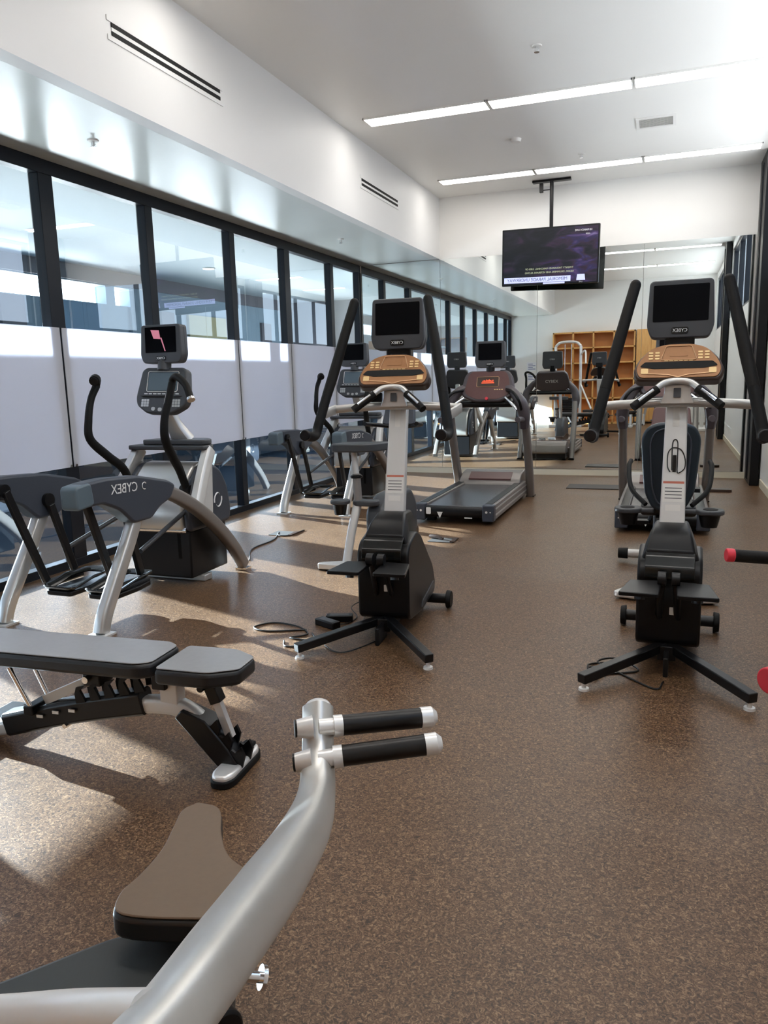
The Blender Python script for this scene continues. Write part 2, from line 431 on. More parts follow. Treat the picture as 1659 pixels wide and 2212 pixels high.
def sprinkler(x, y, z, lab):
    t = thing('sprinkler_head', lab, 'sprinkler', (x, y, z), group='fire sprinklers')
    MB().cyl((0, 0, -.008), (0, 0, -.0005), .038, .042, 20).build('escutcheon', M_white, t)
    MB().cyl((0, 0, -.04), (0, 0, -.008), .009).cyl((0, 0, -.05), (0, 0, -.045), .022).sweep([(-.014, 0, -.01), (-.016, 0, -.03), (0, 0, -.045)], .003, seg=6).sweep([(.014, 0, -.01), (.016, 0, -.03), (0, 0, -.045)], .003, seg=6).build('deflector', M_chrome, t)
sprinkler(-1.11, 6.80, H2, 'sprinkler head in the high ceiling before the first light row')
sprinkler(-3.97, 4.84, H1, 'sprinkler head under the low soffit, nearer one above the arc trainer')
sprinkler(-3.97, 9.34, H1, 'sprinkler head under the low soffit, farther one near the mirror')
sprinkler(-1.11, 10.15, H2, 'tiny sprinkler head between the two light rows')
sprinkler(-6.7, 6.4, 3.2, 'sprinkler head in the next room seen through the glass')
t = thing('smoke_detector', 'small round white smoke detector between the ceiling light rows', 'smoke detector', (-1.73, 9.22, H2))
MB().cyl((0, 0, -.035), (0, 0, -.0005), .05, .06, 24).build('body', M_white, t)
t = thing('ceiling_vent', 'square grey air grille in the ceiling between the light rows', 'vent', (-.24, 9.25, H2))
b = MB()
for i in range(9): b.box((0, -.13+i*.0325, -.008), (.34, .02, .004), (.5, 0, 0))
b.build('louvre', M_silver_w, t)
MB().bx(-.2, .2, -.19, -.15, -.012, -.0005).bx(-.2, .2, .15, .19, -.012, -.0005).bx(-.2, -.17, -.15, .15, -.012, -.0005).bx(.17, .2, -.15, .15, -.012, -.0005).build('grille_frame', M_white, t)
for y0, y1, lab in ((4.32, 5.56, 'long black double-slot air diffuser in the soffit face, nearer one'), (8.50, 9.72, 'double-slot air diffuser in the soffit face near the mirror wall')):
    t = thing('slot_diffuser', lab, 'vent', (XS, (y0+y1)/2, 3.675), group='slot diffusers in the soffit')
    h = (y1-y0)/2
    MB().bx(.0005, .008, -h, h, .012, .038).bx(.0005, .008, -h, h, -.038, -.012).build('slot', M_dark, t)
    MB().bx(.0005, .006, -h-.04, h+.04, .04, .07).bx(.0005, .006, -h-.04, h+.04, -.07, -.04).bx(.0005, .006, -h, h, -.011, .011).build('flange', M_soffit, t)

# ------------------------------------------------------------------ television on its ceiling pole
def television():
    mount = thing('tv_ceiling_mount', 'black ceiling pole mount holding the television', 'tv mount', (-1.62, 11.26, H2))
    MB().bx(-.26, .26, -.05, .05, -.03, -.0005).build('ceiling_plate', M_black, mount, bevel=.004)
    MB().cyl((0, 0, -.75), (0, 0, -.03), .026).build('pole', M_black, mount)
    MB().box((-.14, .0, -.1), (.05, .05, .12), (0, 0, 0)).cyl((-.12, 0, -.13), (0, 0, -.13), .006).build('cable_box', M_black, mount, bevel=.006)
    tv = thing('television', 'wide flat television showing a dark parade broadcast, hung before the mirror', 'television', (-1.63, 11.25, 2.75), R(-5))
    F = frame((0, 0, 0), (1, 0, 0), (0, -.05, 1))       # u right, v up, w towards the viewer
    F = frame((0, -.045, .355), (1, 0, -.028), (.0, -.06, 1))
    MB().prism(rrect(1.35, .765, .012), -.05, .0, F).build('casing', M_blackg, tv, bevel=.004)
    scr = MB().prism(rrect(1.31, .725, .004), .0003, .003, F).build('screen', M_tvpic, tv)
    b = MB().prism([(-.64, -.345), (.30, -.345), (.30, -.27), (-.64, -.27)], .0032, .0042, F)
    b.prism([(-.08, -.372), (.22, -.372), (.22, -.350), (-.08, -.350)], .0032, .0042, F)
    b.prism([(.38, -.34), (.50, -.34), (.49, -.26), (.39, -.26)], .0032, .0042, F)
    b.build('news_banner', M_banner, scr)
    T = lambda u, v, w=.0046: F @ Matrix.Translation((u, v, w))
    MB().text('MEMORIAL PARADE UNDERWAY', .062, T(-.17, -.308), .0003, sx=.93).build('headline', M_bannert, scr)
    for tx, v in (('TWENTY THOUSAND MARCHING, 3,000 OF', -.165), ('RIDERS, DRUMMERS AND VETERANS ALONG', -.215)): MB().text(tx, .034, T(.0, v), .0003).build('caption', M_capt, scr)
    MB().text('10 MARCH LIVE', .034, T(.46, .31), .0003).text('10:20', .026, T(.52, .26), .0003).text('LIVE', .026, T(.44, -.36), .0003).build('clock_text', M_text, scr)
    MB().bx(-.2, .2, .0, .05, .2, .5).cyl((0, .03, .45), (0, .03, .63), .03).build('wall_bracket', M_black, tv, bevel=.004)
television()

# ------------------------------------------------------------------ shared console pieces
def monitor(par, o, w=.34, h=.30, tilt=.08, shell=None, dsz=(.275, .19), off=.03, back=True):
    F = frame(o, (1, 0, 0), (0, tilt, 1))
    hw = w/2
    out = rpoly([(-hw*.94, h/2), (-hw*1.0, -h*.30), (-hw*.86, -h/2), (hw*.86, -h/2), (hw*1.0, -h*.30), (hw*.94, h/2)], .025)
    m = MB().prism(out, -.035, .012, F).prism(out, -.075, -.0351, F, scale1=1)
    s = m.build('monitor', shell or M_grey, par, bevel=.006)
    MB().prism(rrect(dsz[0], dsz[1], .006, cy=off), .0125, .0145, F).build('display', M_screen, s)
    MB().prism(rrect(.085, .034, .01, cy=-h*.375), .0125, .017, F).build('badge', M_blackg, s)
    MB().text('CYBEX', .024, F @ Matrix.Translation((0, -h*.375, .0175)), .0005).build('lettering', M_text, s)
    MB().text('CYBEX', .03, frame(V(o)+V((0, .0765, .01)), (-1, 0, 0), (0, tilt, 1)), .0005).build('rear_lettering', M_text, s)
    return s

# ------------------------------------------------------------------ climber / cross trainer (black with swing poles)
def climber(label, loc, rz):
    t = thing('cross_trainer', label, 'exercise machine', loc, rz, 'black cross trainers with bronze consoles')
    for s in (-1, 1):
        l = MB().sweep([(s*.0, -.22, .105), (s*.372, -.71, .062)], .033, .035, seg=4, side=(0, 0, 1), p=2).build('rear_leg', M_steelblk, t, bevel=.004)
        MB().cyl((s*.36, -.692, .0), (s*.36, -.692, .012), .026, .024).cyl((s*.36, -.692, .012), (s*.36, -.692, .035), .011).build('levelling_foot', M_cap, l)
    MB().bx(-.045, .045, -.3, .36, .045, .12).bx(-.012, .012, -.42, -.25, .0, .1).build('base_beam', M_steelblk, t, bevel=.005)
    st = MB().cyl((-.24, .38, .062), (.24, .38, .062), .032).build('front_stabiliser', M_steelblk, t)
    for s in (-1, 1):
        MB().cyl((s*.24, .38, .06), (s*.272, .38, .06), .060, .054).build('end_cap', M_rubber, st, bevel=.004)
    pr = rpoly([(-.27, .13), (-.27, .50), (-.22, .56), (-.05, .60), (.05, .56), (.36, .30), (.43, .17), (.40, .10), (.05, .075), (-.22, .10)], .03)
    MB().yz(pr, -.155, .155).build('drive_housing', M_black, t, bevel=.014, seg=3)
    for s in (-1, 1):
        MB().yz(rpoly([(.02, .105), (.37, .15), (.36, .19), (.05, .14)], .01), s*.1555, s*.161).build('side_stripe', M_grey, t)
    # hood around the foot of the column
    F0 = Matrix(((1, 0, 0, 0), (0, 0, 1, 0), (0, 1, 0, 0), (0, 0, 0, 1)))
    b = MB()
    sec = [(-.22, .46, .60, .14), (-.15, .45, .665, .125), (-.05, .45, .71, .105), (.10, .45, .70, .10), (.17, .45, .60, .10)]
    rows = []
    for y, z0, z1, hw in sec:
        rows.append([b.bm.verts.new((x, y, z)) for x, z in ((-hw*1.05, z0), (-hw, z1-.05), (-hw*.8, z1), (hw*.8, z1), (hw, z1-.05), (hw*1.05, z0))])
    for A, B in zip(rows, rows[1:]):
        for i in range(6): b.bm.faces.new((A[i], A[(i+1) % 6], B[(i+1) % 6], B[i]))
    b.bm.faces.new(rows[0]); b.bm.faces.new(rows[-1][::-1])
    b.build('hood', M_black, t, bevel=.01, seg=3)
    MB().yz(rpoly([(-.30, .47), (-.295, .53), (-.25, .575), (-.20, .60), (-.20, .45)], .012), -.118, .118).build('visor', M_blackg, t, bevel=.01, seg=3)
    MB().bx(-.11, .11, -.27, -.2, .36, .47).build('cavity', M_dark, t)
    b = MB().prism(rrect(.028, .04, .004), 0, .002, frame((.02, -.2705, .30), (1, 0, 0), (0, 0, 1)))
    b.build('spec_label', M_sticker, t)
    for s in (-1, 1):
        out = rpoly([(s*.035, -.34), (s*.185, -.36), (s*.222, -.60), (s*.04, -.60)], .012)
        p = MB().xy(out, .455, .475).build('pedal', M_black, t, bevel=.004)
        MB().sweep([(s*.13, -.47, .452), (s*.13, -.48, .41)], .022, .03, seg=8).build('pedal_bracket', M_steelblk, p)
        h = MB().cyl((s*.012, -.40, .50), (s*.052, -.40, .50), .034).sweep([(s*.032, -.40, .50), (s*.04, -.33, .40), (s*.045, -.25, .25)], .016, .022, seg=8)
        h.build('pedal_arm', M_steelblk, t, bevel=.003)
    # silver column leaning forward, tapering slightly
    c0, c1 = V((0, -.005, .685)), V((0, .165, 1.35))
    up = (c1-c0).normalized(); Fc = frame(c0, (1, 0, 0), up); Lc = (c1-c0).length
    cm = MB().prism([(-.064, 0), (.064, 0), (.054, Lc), (-.054, Lc)], -.05, .0, Fc).build('column', M_silver_w, t, bevel=.006)
    MB().prism(rrect(.105, .10, .004, cy=.18), .0003, .0012, Fc).build('warning_label', M_sticker, cm)
    MB().prism(rrect(.075, .032, .003, cy=.10), .0003, .0012, Fc).build('small_label', M_sticker, cm)
    MB().prism(rrect(.032, .13, .003, cy=.60), .0003, .0012, Fc).build('column_slot', M_sticker, cm)
    MB().prism(rrect(.105, .012, .002, cy=.235), .0013, .0016, Fc).build('warning_band', M_redst, cm)
    b = MB()
    for i in range(4): b.prism(rrect(.085, .004, .001, cy=.205-i*.018), .0013, .0016, Fc)
    b.build('warning_text', M_grey, cm)
    # crossbar, neck and arched hand grips
    MB().sweep(spline([(-.40, .10, 1.315), (-.25, .10, 1.325), (0, .095, 1.335), (.25, .10, 1.325), (.40, .10, 1.315)]), .024, .026, seg=14).build('crossbar', M_silver, t)
    MB().prism(rpoly([(-.085, 0), (.085, 0), (.065, .05), (.062, .10), (-.062, .10), (-.065, .05)], .01), -.04, .03, frame((0, .085, 1.325), (1, 0, 0), (0, .1, 1))).build('neck', M_silver, t, bevel=.008)
    MB().prism(rrect(.036, .05, .004), 0, .004, frame((0, .052, 1.385), (1, 0, 0), (0, .1, 1))).build('neck_panel', M_grey, t)
    ar = spline([(-.20, -.07, 1.325), (-.155, -.04, 1.365), (-.10, -.01, 1.41), (-.06, .02, 1.438), (0, .03, 1.446), (.06, .02, 1.438), (.10, -.01, 1.41), (.155, -.04, 1.365), (.20, -.07, 1.325)], 6)
    bar = MB().sweep(ar, .0175, seg=12).build('grip_bar', M_silver, t)
    for s in (-1, 1):
        pa = [(s*.095, -.012, 1.407), (s*.155, -.042, 1.362), (s*.21, -.078, 1.318)]
        g = MB().sweep(spline(pa, 5), .0225, seg=14).build('hand_grip', M_foam, bar)
        MB().sweep(spline([V(p)+V((-s*.004, -.013, .0135)) for p in pa], 5)[2:-2], .009, .011, seg=10).build('pulse_sensor', M_chrome, g)
    # console slab
    Fk = frame((0, .03, 1.455), (1, 0, 0), (0, .55, 1))
    out = rpoly([(-.205, -.005), (.205, -.005), (.225, .05), (.20, .115), (.145, .18), (.07, .205), (-.07, .205), (-.145, .18), (-.20, .115), (-.225, .05)], .03)
    con = MB().prism(out, -.07, .0, Fk).build('console', M_brown_dk, t, bevel=.012, seg=3)
    inn = [(u*.93, .012+v*.93) for u, v in out]
    MB().prism(inn, .0005, .006, Fk).build('control_panel', M_bronze, con, bevel=.002)
    slot = rpoly([(-.19, .072), (-.165, .098), (.165, .098), (.19, .072), (.12, .058), (-.12, .058)], .008)
    MB().prism(slot, .0062, .009, Fk).build('reading_rack_slot', M_dark, con)
    for s in (-1, 1):
        for i in range(3):
            for j in range(2): MB().prism(rrect(.022, .010, .003, cx=s*(.105+.032*j)+0, cy=.118+.017*i), .0065, .009, Fk).build('button', M_gold, con)
    for i in range(6): MB().prism(rrect(.018, .005, .001, cx=-.06+.024*i, cy=.104), .0065, .009, Fk).build('button', M_gold, con)
    b = MB()
    b.sweep([Fk @ V((u, v, .009)) for u, v in rpoly([(-.088, .108), (.088, .108), (.062, .19), (-.062, .19)], .01)], .0025, closed=True, seg=6)
    b.sweep([Fk @ V((u, v, .009)) for u, v in [(-.15, .03), (-.05, .022), (0, .008), (.05, .022), (.15, .03)]], .0035, .002, seg=6)
    b.build('console_trim', M_bronze_l, con)
    MB().prism(rrect(.09, .045, .004, cy=.152), .0065, .008, Fk).build('readout', M_bronze, con)
    for s in (-1, 1): MB().prism(rrect(.036, .030, .004, cx=s*.165, cy=.045), .0065, .009, Fk).build('corner_key', M_gold, con)
    MB().bx(-.075, .075, .19, .26, 1.62, 1.72).build('monitor_neck', M_black, t, bevel=.008)
    MB().sweep([(0, .15, 1.33), (0, .17, 1.45), (0, .2, 1.64)], .05, .025, seg=12, side=(1, 0, 0), p=4).build('mast', M_black, t)
    monitor(t, (0, .19, 1.818), .335, .30, .08, M_grey)
    # swing poles
    for s in (-1, 1):
        x = .385
        lo = spline([(s*x, -.40, 1.195), (s*x, -.30, 1.18), (s*(x+.004), -.235, 1.195), (s*(x-.008), -.205, 1.26), (s*.345, -.15, 1.41)], 8)
        p = MB().sweep(lo, .0285, seg=16).build('swing_pole', M_rubber, t)
        MB().sweep(spline([(s*.345, -.15, 1.41), (s*.31, -.09, 1.56), (s*.262, -.02, 1.77), (s*.222, .04, 1.94)], 6), [.029, .031, .029, .028], seg=16).sph((s*.222, .04, 1.94), .0275).build('foam_grip', M_foam, p)
        MB().cyl((s*x, -.425, 1.197), (s*x, -.40, 1.195), .030, .032).build('end_cap', M_black, p, bevel=.004)
        MB().sweep([(s*.385, -.19, 1.29), (s*.39, -.05, 1.30), (s*.39, .11, 1.315)], .014, .03, seg=10, side=(1, 0, 0), p=3).build('pole_link', M_silver, t)
    return t
c0 = climber('black cross trainer with bronze console beside the coiled power cords, nearer the glass wall', (-1.54, 4.30, 0), R(4))
c1 = copy_tree(c0); c1.location = (.035, 4.27, 0); c1.rotation_euler = (0, 0, R(-1))
c1['label'] = 'black cross trainer with bronze console and a black cord clip on its column, rightmost'
MB().prism(rrect(.075, .055, .008), 0, .018, frame((-.105, .055, 1.385), (1, 0, 0), (0, .1, 1))).build('heart_rate_unit', M_black, c0, bevel=.004)
# cord clip only on the right machine's column
cu, cv = V((0, -.005, .685)), V((0, .165, 1.35)); Fc = frame(cu, (1, 0, 0), (cv-cu).normalized())
def onc(pts): return [Fc @ V((u, v, .006)) for u, v in pts]
MB().sweep(spline(onc([(-.012, .30), (-.014, .40), (-.012, .45), (0, .465), (.012, .45), (.014, .40), (.014, .30)]), 5), .003, seg=6) \
    .sweep(spline(onc([(-.02, .29), (-.034, .32), (-.034, .39), (-.01, .42), (.03, .41), (.052, .36), (.05, .31), (.02, .285), (.014, .30)]), 5), .003, seg=6) \
    .box(Fc @ V((0, .335, .008)), (.018, .012, .09)).build('cord_clip', M_cable, c1)

# ------------------------------------------------------------------ arc trainer
def arc_trainer(label, loc, rz=0):
    t = thing('arc_trainer', label, 'exercise machine', loc, rz, 'silver arc trainers along the glass wall')
    rail = [(-.06, .885), (.1, .89), (.4, .865), (.72, .79), (1.03, .645), (1.31, .455), (1.55, .235), (1.70, .04)]
    cover = rpoly([(-.13, .80), (-.13, .925), (-.05, .945), (.12, .95), (.42, .93), (.72, .862), (.80, .82), (.74, .735), (.62, .70), (.52, .635), (.34, .635), (.22, .74), (.08, .80)], .03)
    for s in (-1, 1):
        x = s*.385
        r = MB().sweep(spline([(x, y, z) for y, z in rail], 6), .042, .047, seg=16, side=(1, 0, 0), p=4).build('arched_rail', M_taupe, t)
        MB().bx(x-.05, x+.05, 1.66, 1.74, 0, .02).build('floor_foot', M_chrome, r)
        c = MB().yz(cover, x-.056, x+.056).build('rail_cover', M_slate, t, bevel=.016, seg=3)
        MB().yz(rpoly([(-.15, .79), (-.15, .93), (-.02, .945), (.0, .81)], .03), x-.060, x+.060).build('cover_end', M_slate_l, c, bevel=.012, seg=3)
        Ft = frame((x+s*.0575, .27, .868), (0, s*1, -s*.045), (0, .045, 1))
        MB().text('CYBEX', .085, Ft, .001, sx=.95).build('lettering', M_text, c)
        MB().sweep([Ft @ V((-s*0+u, v, .001)) for u, v in [(.0+.19*(1 if s > 0 else 1)+.022*math.cos(a), .022*math.sin(a)) for a in [R(40+i*25) for i in range(11)]]], .004, .003, seg=6).build('swirl_mark', M_text, c)
        lg = MB().sweep(spline([(x, .44, .70), (x, .33, .52), (x, .18, .30), (x, .06, .12), (x, .015, .01)], 6), .04, .045, seg=16, side=(1, 0, 0), p=4).build('rear_leg', M_silver, t)
        MB().bx(x-.06, x+.07, -.04, .07, 0, .012).build('foot_plate', M_cap, lg)
        # front strut from shelf down to the rail
        MB().sweep(spline([(s*.315, 1.42, 1.0), (s*.335, 1.30, .85), (s*.375, 1.12, .62)], 6), .036, .055, seg=14, side=(1, 0, 0), p=4).build('front_strut', M_silver_w if s > 0 else M_silver, t)
    # wedge joining right strut and housing
    for s in (-1, 1): MB().yz([(1.36, .93), (1.44, .93), (1.40, .45), (1.22, .50), (1.24, .62)], s*.302, s*.33).build('side_gusset', M_silver_w, t, bevel=.01)
    # flywheel housing
    prof = [(1.14, .40), (1.12, .50), (1.14, .62), (1.22, .80), (1.34, .90), (1.46, .91), (1.60, .84), (1.69, .70), (1.73, .50), (1.70, .40)]
    pr = rpoly(prof, .05)
    MB().yz(pr, -.235, .235).build('flywheel_housing', M_silver, t, bevel=.02, seg=3)
    for s in (-1, 1):
        sp = MB().yz([(1.41+(y-1.41)*.97, .62+(z-.62)*.97) for y, z in pr], s*.236, s*.30).build('side_cover', M_slate, t, bevel=.03, seg=4)
        Fw = frame((s*.3015, 1.52, .60), (0, s*1, 0), (0, 0, 1))
        MB().sweep([Fw @ V((.055*math.cos(a)*(1-.06*i), .055*math.sin(a), .0)) for i, a in enumerate([R(200-i*26) for i in range(7)])], .007, .002, seg=8).sweep([Fw @ V((.055*math.cos(a)*(1-.06*i), .055*math.sin(a), .0)) for i, a in enumerate([R(20-i*26) for i in range(7)])], .007, .002, seg=8).build('swirl_mark', M_text, sp)
    MB().bx(-.22, .27, 1.16, 1.66, .05, .41).build('resistance_box', M_black, t, bevel=.012)
    MB().bx(-.30, .30, 1.28, 1.38, 0, .05).build('front_foot_bar', M_silver, t, bevel=.008)
    MB().cyl((-.23, 1.17, .42), (.25, 1.17, .42), .03).bx(.16, .19, 1.16, 1.19, .2, .42).build('drive_shaft', M_chrome, t)
    # shelf under the console
    out = rpoly([(-.36, 1.32), (.33, 1.32), (.35, 1.40), (.31, 1.50), (.2, 1.58), (-.2, 1.58), (-.33, 1.50), (-.36, 1.4)], .04)
    MB().xy(out, 1.0, 1.035).xy([(.04+x*.8, 1.36+(y-1.32)*.85) for x, y in out], 1.036, 1.075).build('shelf', M_grey, t, bevel=.01, seg=3)
    MB().sweep(spline([(.04, 1.50, 1.06), (.01, 1.44, 1.18), (-.02, 1.37, 1.34)], 5), [.09, .06, .045], [.05, .04, .03], seg=14, side=(1, 0, 0), p=4).build('mast', M_silver, t)
    Fk = frame((-.02, 1.30, 1.28), (1, 0, -.02), (0, .28, 1))
    out = rpoly([(-.12, 0), (.11, 0), (.215, .06), (.232, .12), (.20, .33), (.165, .355), (-.165, .355), (-.20, .33), (-.232, .12), (-.215, .06)], .03)
    con = MB().prism(out, -.075, .0, Fk).build('console', M_grey, t, bevel=.014, seg=3)
    MB().prism(rrect(.26, .14, .012, cy=.245), .0005, .003, Fk).build('readout', M_slate_l, con)
    b = MB().sweep([Fk @ V((u, v, .003)) for u, v in rrect(.275, .155, .014, cy=.245)], .0025, closed=True, seg=6)
    for i in range(8): b.prism(rrect(.03, .007, .002, cx=-.14+.04*i, cy=.150), .0005, .004, Fk)
    b.build('button_row', M_cap, con)
    MB().prism(rpoly([(-.19, .135), (.19, .135), (.16, .122), (-.16, .122)], .004), .0005, .004, Fk).build('reading_rack_slot', M_dark, con)
    b = MB()
    for s in (-1, 1):
        for i in range(3):
            for j in range(3): b.prism(rrect(.02, .017, .002, cx=s*(.115+.024*i)-.0, cy=.06+.02*j), .0005, .003, Fk)
    b.prism(rrect(.034, .028, .012, cx=-.06, cy=.035), .0005, .004, Fk).prism(rrect(.034, .028, .012, cx=0.0, cy=.03), .0005, .004, Fk).prism(rrect(.034, .028, .012, cx=.055, cy=.035), .0005, .004, Fk)
    b.build('keypad', M_silver, con)
    MB().cyl((-.02, 1.40, 1.60), (-.02, 1.42, 1.70), .05).build('monitor_neck', M_grey, t)
    monitor(t, (-.02, 1.39, 1.795), .37, .285, .06, M_grey)
    # moving hand levers
    for s in (-1, 1):
        pts = [(s*.325, 1.00, 1.50), (s*.335, .94, 1.40), (s*.325, .885, 1.26), (s*.322, .88, 1.12), (s*.285, 1.0, .99), (s*.25, 1.12, .88), (s*.245, 1.20, .72)]
        lv = MB().sweep(spline(pts, 7), [.027, .025, .028, .033, .032, .028], seg=14).build('hand_lever', M_rubber, t)
        MB().sweep(spline([(s*.325-.018, .985, 1.47), (s*.335-.018, .93, 1.39), (s*.33-.018, .888, 1.28)], 5), .011, .008, seg=8).build('pulse_sensor', M_cap, lv)
        if s < 0: g = spline([(-.325, 1.0, 1.50), (-.31, .985, 1.535), (-.27, .93, 1.545), (-.24, .88, 1.53)], 6)
        else: g = spline([(.325, 1.0, 1.50), (.335, 1.0, 1.53), (.39, .97, 1.545), (.49, .92, 1.49), (.55, .88, 1.40)], 6)
        MB().sweep(g, [.025, .032, .036, .036] if s < 0 else .025, seg=14).build('top_grip', M_foam, lv)
        MB().cyl(g[-1], V(g[-1])+(V(g[-1])-V(g[-2])).normalized()*.018, .028).build('grip_end', M_chrome if s > 0 else M_black, lv)
        MB().cyl((s*.20, 1.20, .72), (s*.28, 1.20, .72), .035).build('lever_pivot', M_black, t)
    # hanging linkages and pedals
    for s, py, pz in ((-1, .36, .17), (1, .42, .17)):
        xa = s*.30; xp = s*.17+.05
        a = MB()
        a.sweep([(xa, .06, .86), (xa-s*.02, .30, .22)], .024, .034, seg=4, side=(1, 0, 0))
        a.build('rear_linkage', M_steelblk, t, bevel=.004)
        MB().sweep([(xa, .42, .72), (xa-s*.02, .56, .24)], .024, .034, seg=4, side=(1, 0, 0)).build('front_linkage', M_steelblk, t, bevel=.004)
        for yy, zz in ((.06, .86), (.42, .75)): MB().cyl((xa, yy, zz), (s*.34, yy, zz), .045).build('linkage_pivot', M_black, t)
        out = rpoly([(-.105, -.20), (.105, -.20), (.115, .05), (.09, .21), (-.09, .21), (-.115, .05)], .03)
        p = MB().xy([(xp+u, .42+v) for u, v in out], .15, .185).build('pedal', M_black, t, bevel=.008)
        MB().sweep([(xp+u*.97, .42+v*.97, .20+(.035 if v > .0 else 0)) for u, v in out], .010, .03, closed=True, seg=8).build('pedal_rim', M_blackg, p)
        MB().sweep([(xa-s*.02, .30, .20), (xa-s*.02, .62, .20)], .02, .03, seg=8).build('pedal_bar', M_steelblk, t)
        MB().sweep([(xa-.0, .55, .40), (s*.24, 1.22, .58)], .017, seg=10).build('drive_rod', M_grey, t)
    return t
a0 = arc_trainer('silver arc trainer nearest the camera, its monitor glowing faintly pink', (-3.585, 3.58, 0))
a1 = copy_tree(a0); a1.location = (-3.72, 7.70, 0); a1.rotation_euler = (0, 0, R(0))
a1['label'] = 'silver arc trainer farther back, partly hidden behind the left black cross trainer'
# pink reflection on the near monitor, painted as glowing patches over its display
M_pink = mat('rose_reflection', (.02, .005, .01), .1, emit=(.62, .22, .30), estr=.5)
for mon in kids(a0):
    if mon.name.startswith('monitor') and kids(mon):
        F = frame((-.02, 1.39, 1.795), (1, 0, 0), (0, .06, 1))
        MB().prism([(-.085, .105), (-.01, .10), (0, .045), (.0, .035), (-.06, .04)], .0148, .0152, F).prism([(.0, .045), (.012, .045), (.045, -.055), (.036, -.055)], .0148, .0152, F).build('painted_reflection', M_pink, mon)

# ------------------------------------------------------------------ treadmill
def treadmill(label, loc):
    t = thing('treadmill', label, 'treadmill', loc, 0, 'treadmills facing the mirror')
    for s in (-1, 1):
        r = MB().bx(s*.30, s*.415, .06, 1.95, .045, .205).build('side_rail', M_taupe, t, bevel=.012, seg=3)
        MB().bx(s*.31, s*.385, .10, 1.70, .2055, .211).build('foot_strip', M_black, r, bevel=.002)
        MB().bx(s*.4155, s*.421, .10, 1.9, .15, .165).bx(s*.4155, s*.421, .10, 1.9, .09, .105).build('rail_groove', M_silver, r)
    MB().bx(-.30, .30, .06, 1.72, .165, .185).bx(-.28, .28, .1, 1.6, .08, .16).build('running_belt', M_belt, t, bevel=.006)
    MB().sweep([(-.30, .055, .125), (.30, .055, .125)], .055, .06, seg=16, side=(0, 0, 1), p=3).build('rear_roller_cover', M_black, t)
    for s in (-1, 1):
        c = MB().bx(s*.30, s*.42, -.005, .10, .04, .21).build('end_cap', M_slate, t, bevel=.012, seg=3)
        MB().cyl((s*.345, -.0055, .14), (s*.345, -.007, .14), .012).cyl((s*.385, -.0055, .14), (s*.385, -.007, .14), .007).build('end_bolt', M_cap, c)
    MB().prism([(-.03, .03), (.03, .03), (0, -.035)], 0, .002, frame((-.14, -.006, .10), (1, 0, 0), (0, 0, 1))).bx(.12, .2, -.009, -.006, .07, .082).build('caution_sticker', M_sticker, t)
    MB().prism(rrect(.05, .07, .01), 0, .002, frame((-.26, -.010, .14), (1, 0, 0), (0, 0, 1))).build('badge', M_sticker, t)
    hood = rpoly([(1.66, .19), (1.72, .25), (1.84, .31), (2.05, .33), (2.2, .28), (2.24, .12), (1.66, .12)], .04)
    MB().yz(hood, -.375, .375).build('motor_hood', M_taupe, t, bevel=.03, seg=4)
    MB().yz([(1.70, .235), (1.83, .305), (1.86, .311), (1.84, .32), (1.70, .255)], -.26, .26).build('hood_panel', M_maroon, t)
    MB().bx(-.36, .36, 1.8, 2.18, .03, .12).bx(-.34, -.26, .2, .3, 0, .05).bx(.26, .34, .2, .3, 0, .05).bx(-.36, -.3, 2.0, 2.1, 0, .04).bx(.3, .36, 2.0, 2.1, 0, .04).build('underframe', M_black, t)
    for s in (-1, 1):
        u = MB().sweep(spline([(s*.45, 2.02, .01), (s*.455, 1.88, .34), (s*.455, 1.71, .70), (s*.45, 1.58, .98)], 6), .046, .062, seg=16, side=(1, 0, 0), p=4).build('upright', M_taupe, t)
        MB().bx(s*.40, s*.50, 1.96, 2.10, 0, .015).build('foot_plate', M_black, u)
        MB().sweep(spline([(s*.45, 1.55, .90), (s*.455, 1.50, 1.04), (s*.42, 1.46, 1.18), (s*.33, 1.48, 1.30), (s*.24, 1.52, 1.36)], 7), [.055, .068, .068, .05, .04], [.09, .10, .09, .06, .04], seg=14, side=(1, 0, 0), p=3).build('console_arm', M_purple, t)
        MB().sweep(spline([(s*.45, 1.50, .98), (s*.45, 1.25, 1.0), (s*.45, 1.12, 1.0)], 4), .03, .032, seg=14).build('armrest', M_purple, t)
        MB().sweep(spline([(s*.44, 1.42, 1.08), (s*.43, 1.30, 1.20), (s*.36, 1.33, 1.30), (s*.26, 1.45, 1.33)], 6), .018, seg=12).build('hoop_handle', M_black, t)
        MB().sweep(spline([(s*.25, 1.44, 1.24), (s*.34, 1.36, 1.17), (s*.40, 1.34, 1.10)], 4), .018, seg=10).build('pulse_grip', M_chrome, t)
    MB().sweep([(-.40, 1.50, 1.16), (.40, 1.50, 1.16)], .03, .04, seg=12).build('cross_brace', M_black, t)
    Fk = frame((.03, 1.42, 1.20), (1, 0, 0), (0, .35, 1))
    out = rpoly([(-.15, 0), (.15, 0), (.29, .06), (.325, .12), (.28, .32), (.23, .375), (-.23, .375), (-.28, .32), (-.325, .12), (-.29, .06)], .035)
    con = MB().prism(out, -.09, .0, Fk).build('console', M_purple, t, bevel=.018, seg=3)
    MB().prism([(u*.84, .025+v*.9) for u, v in out], .0005, .004, Fk).build('control_panel', M_maroon, con)
    rd = MB().prism(rrect(.25, .11, .012, cy=.235), .0045, .007, Fk).build('readout', M_brown_dk, con)
    MB().sweep([Fk @ V((u, v, .007)) for u, v in rrect(.26, .12, .014, cy=.235)], .0025, closed=True, seg=6).build('readout_bezel', M_bronze_l, con)
    b = MB()
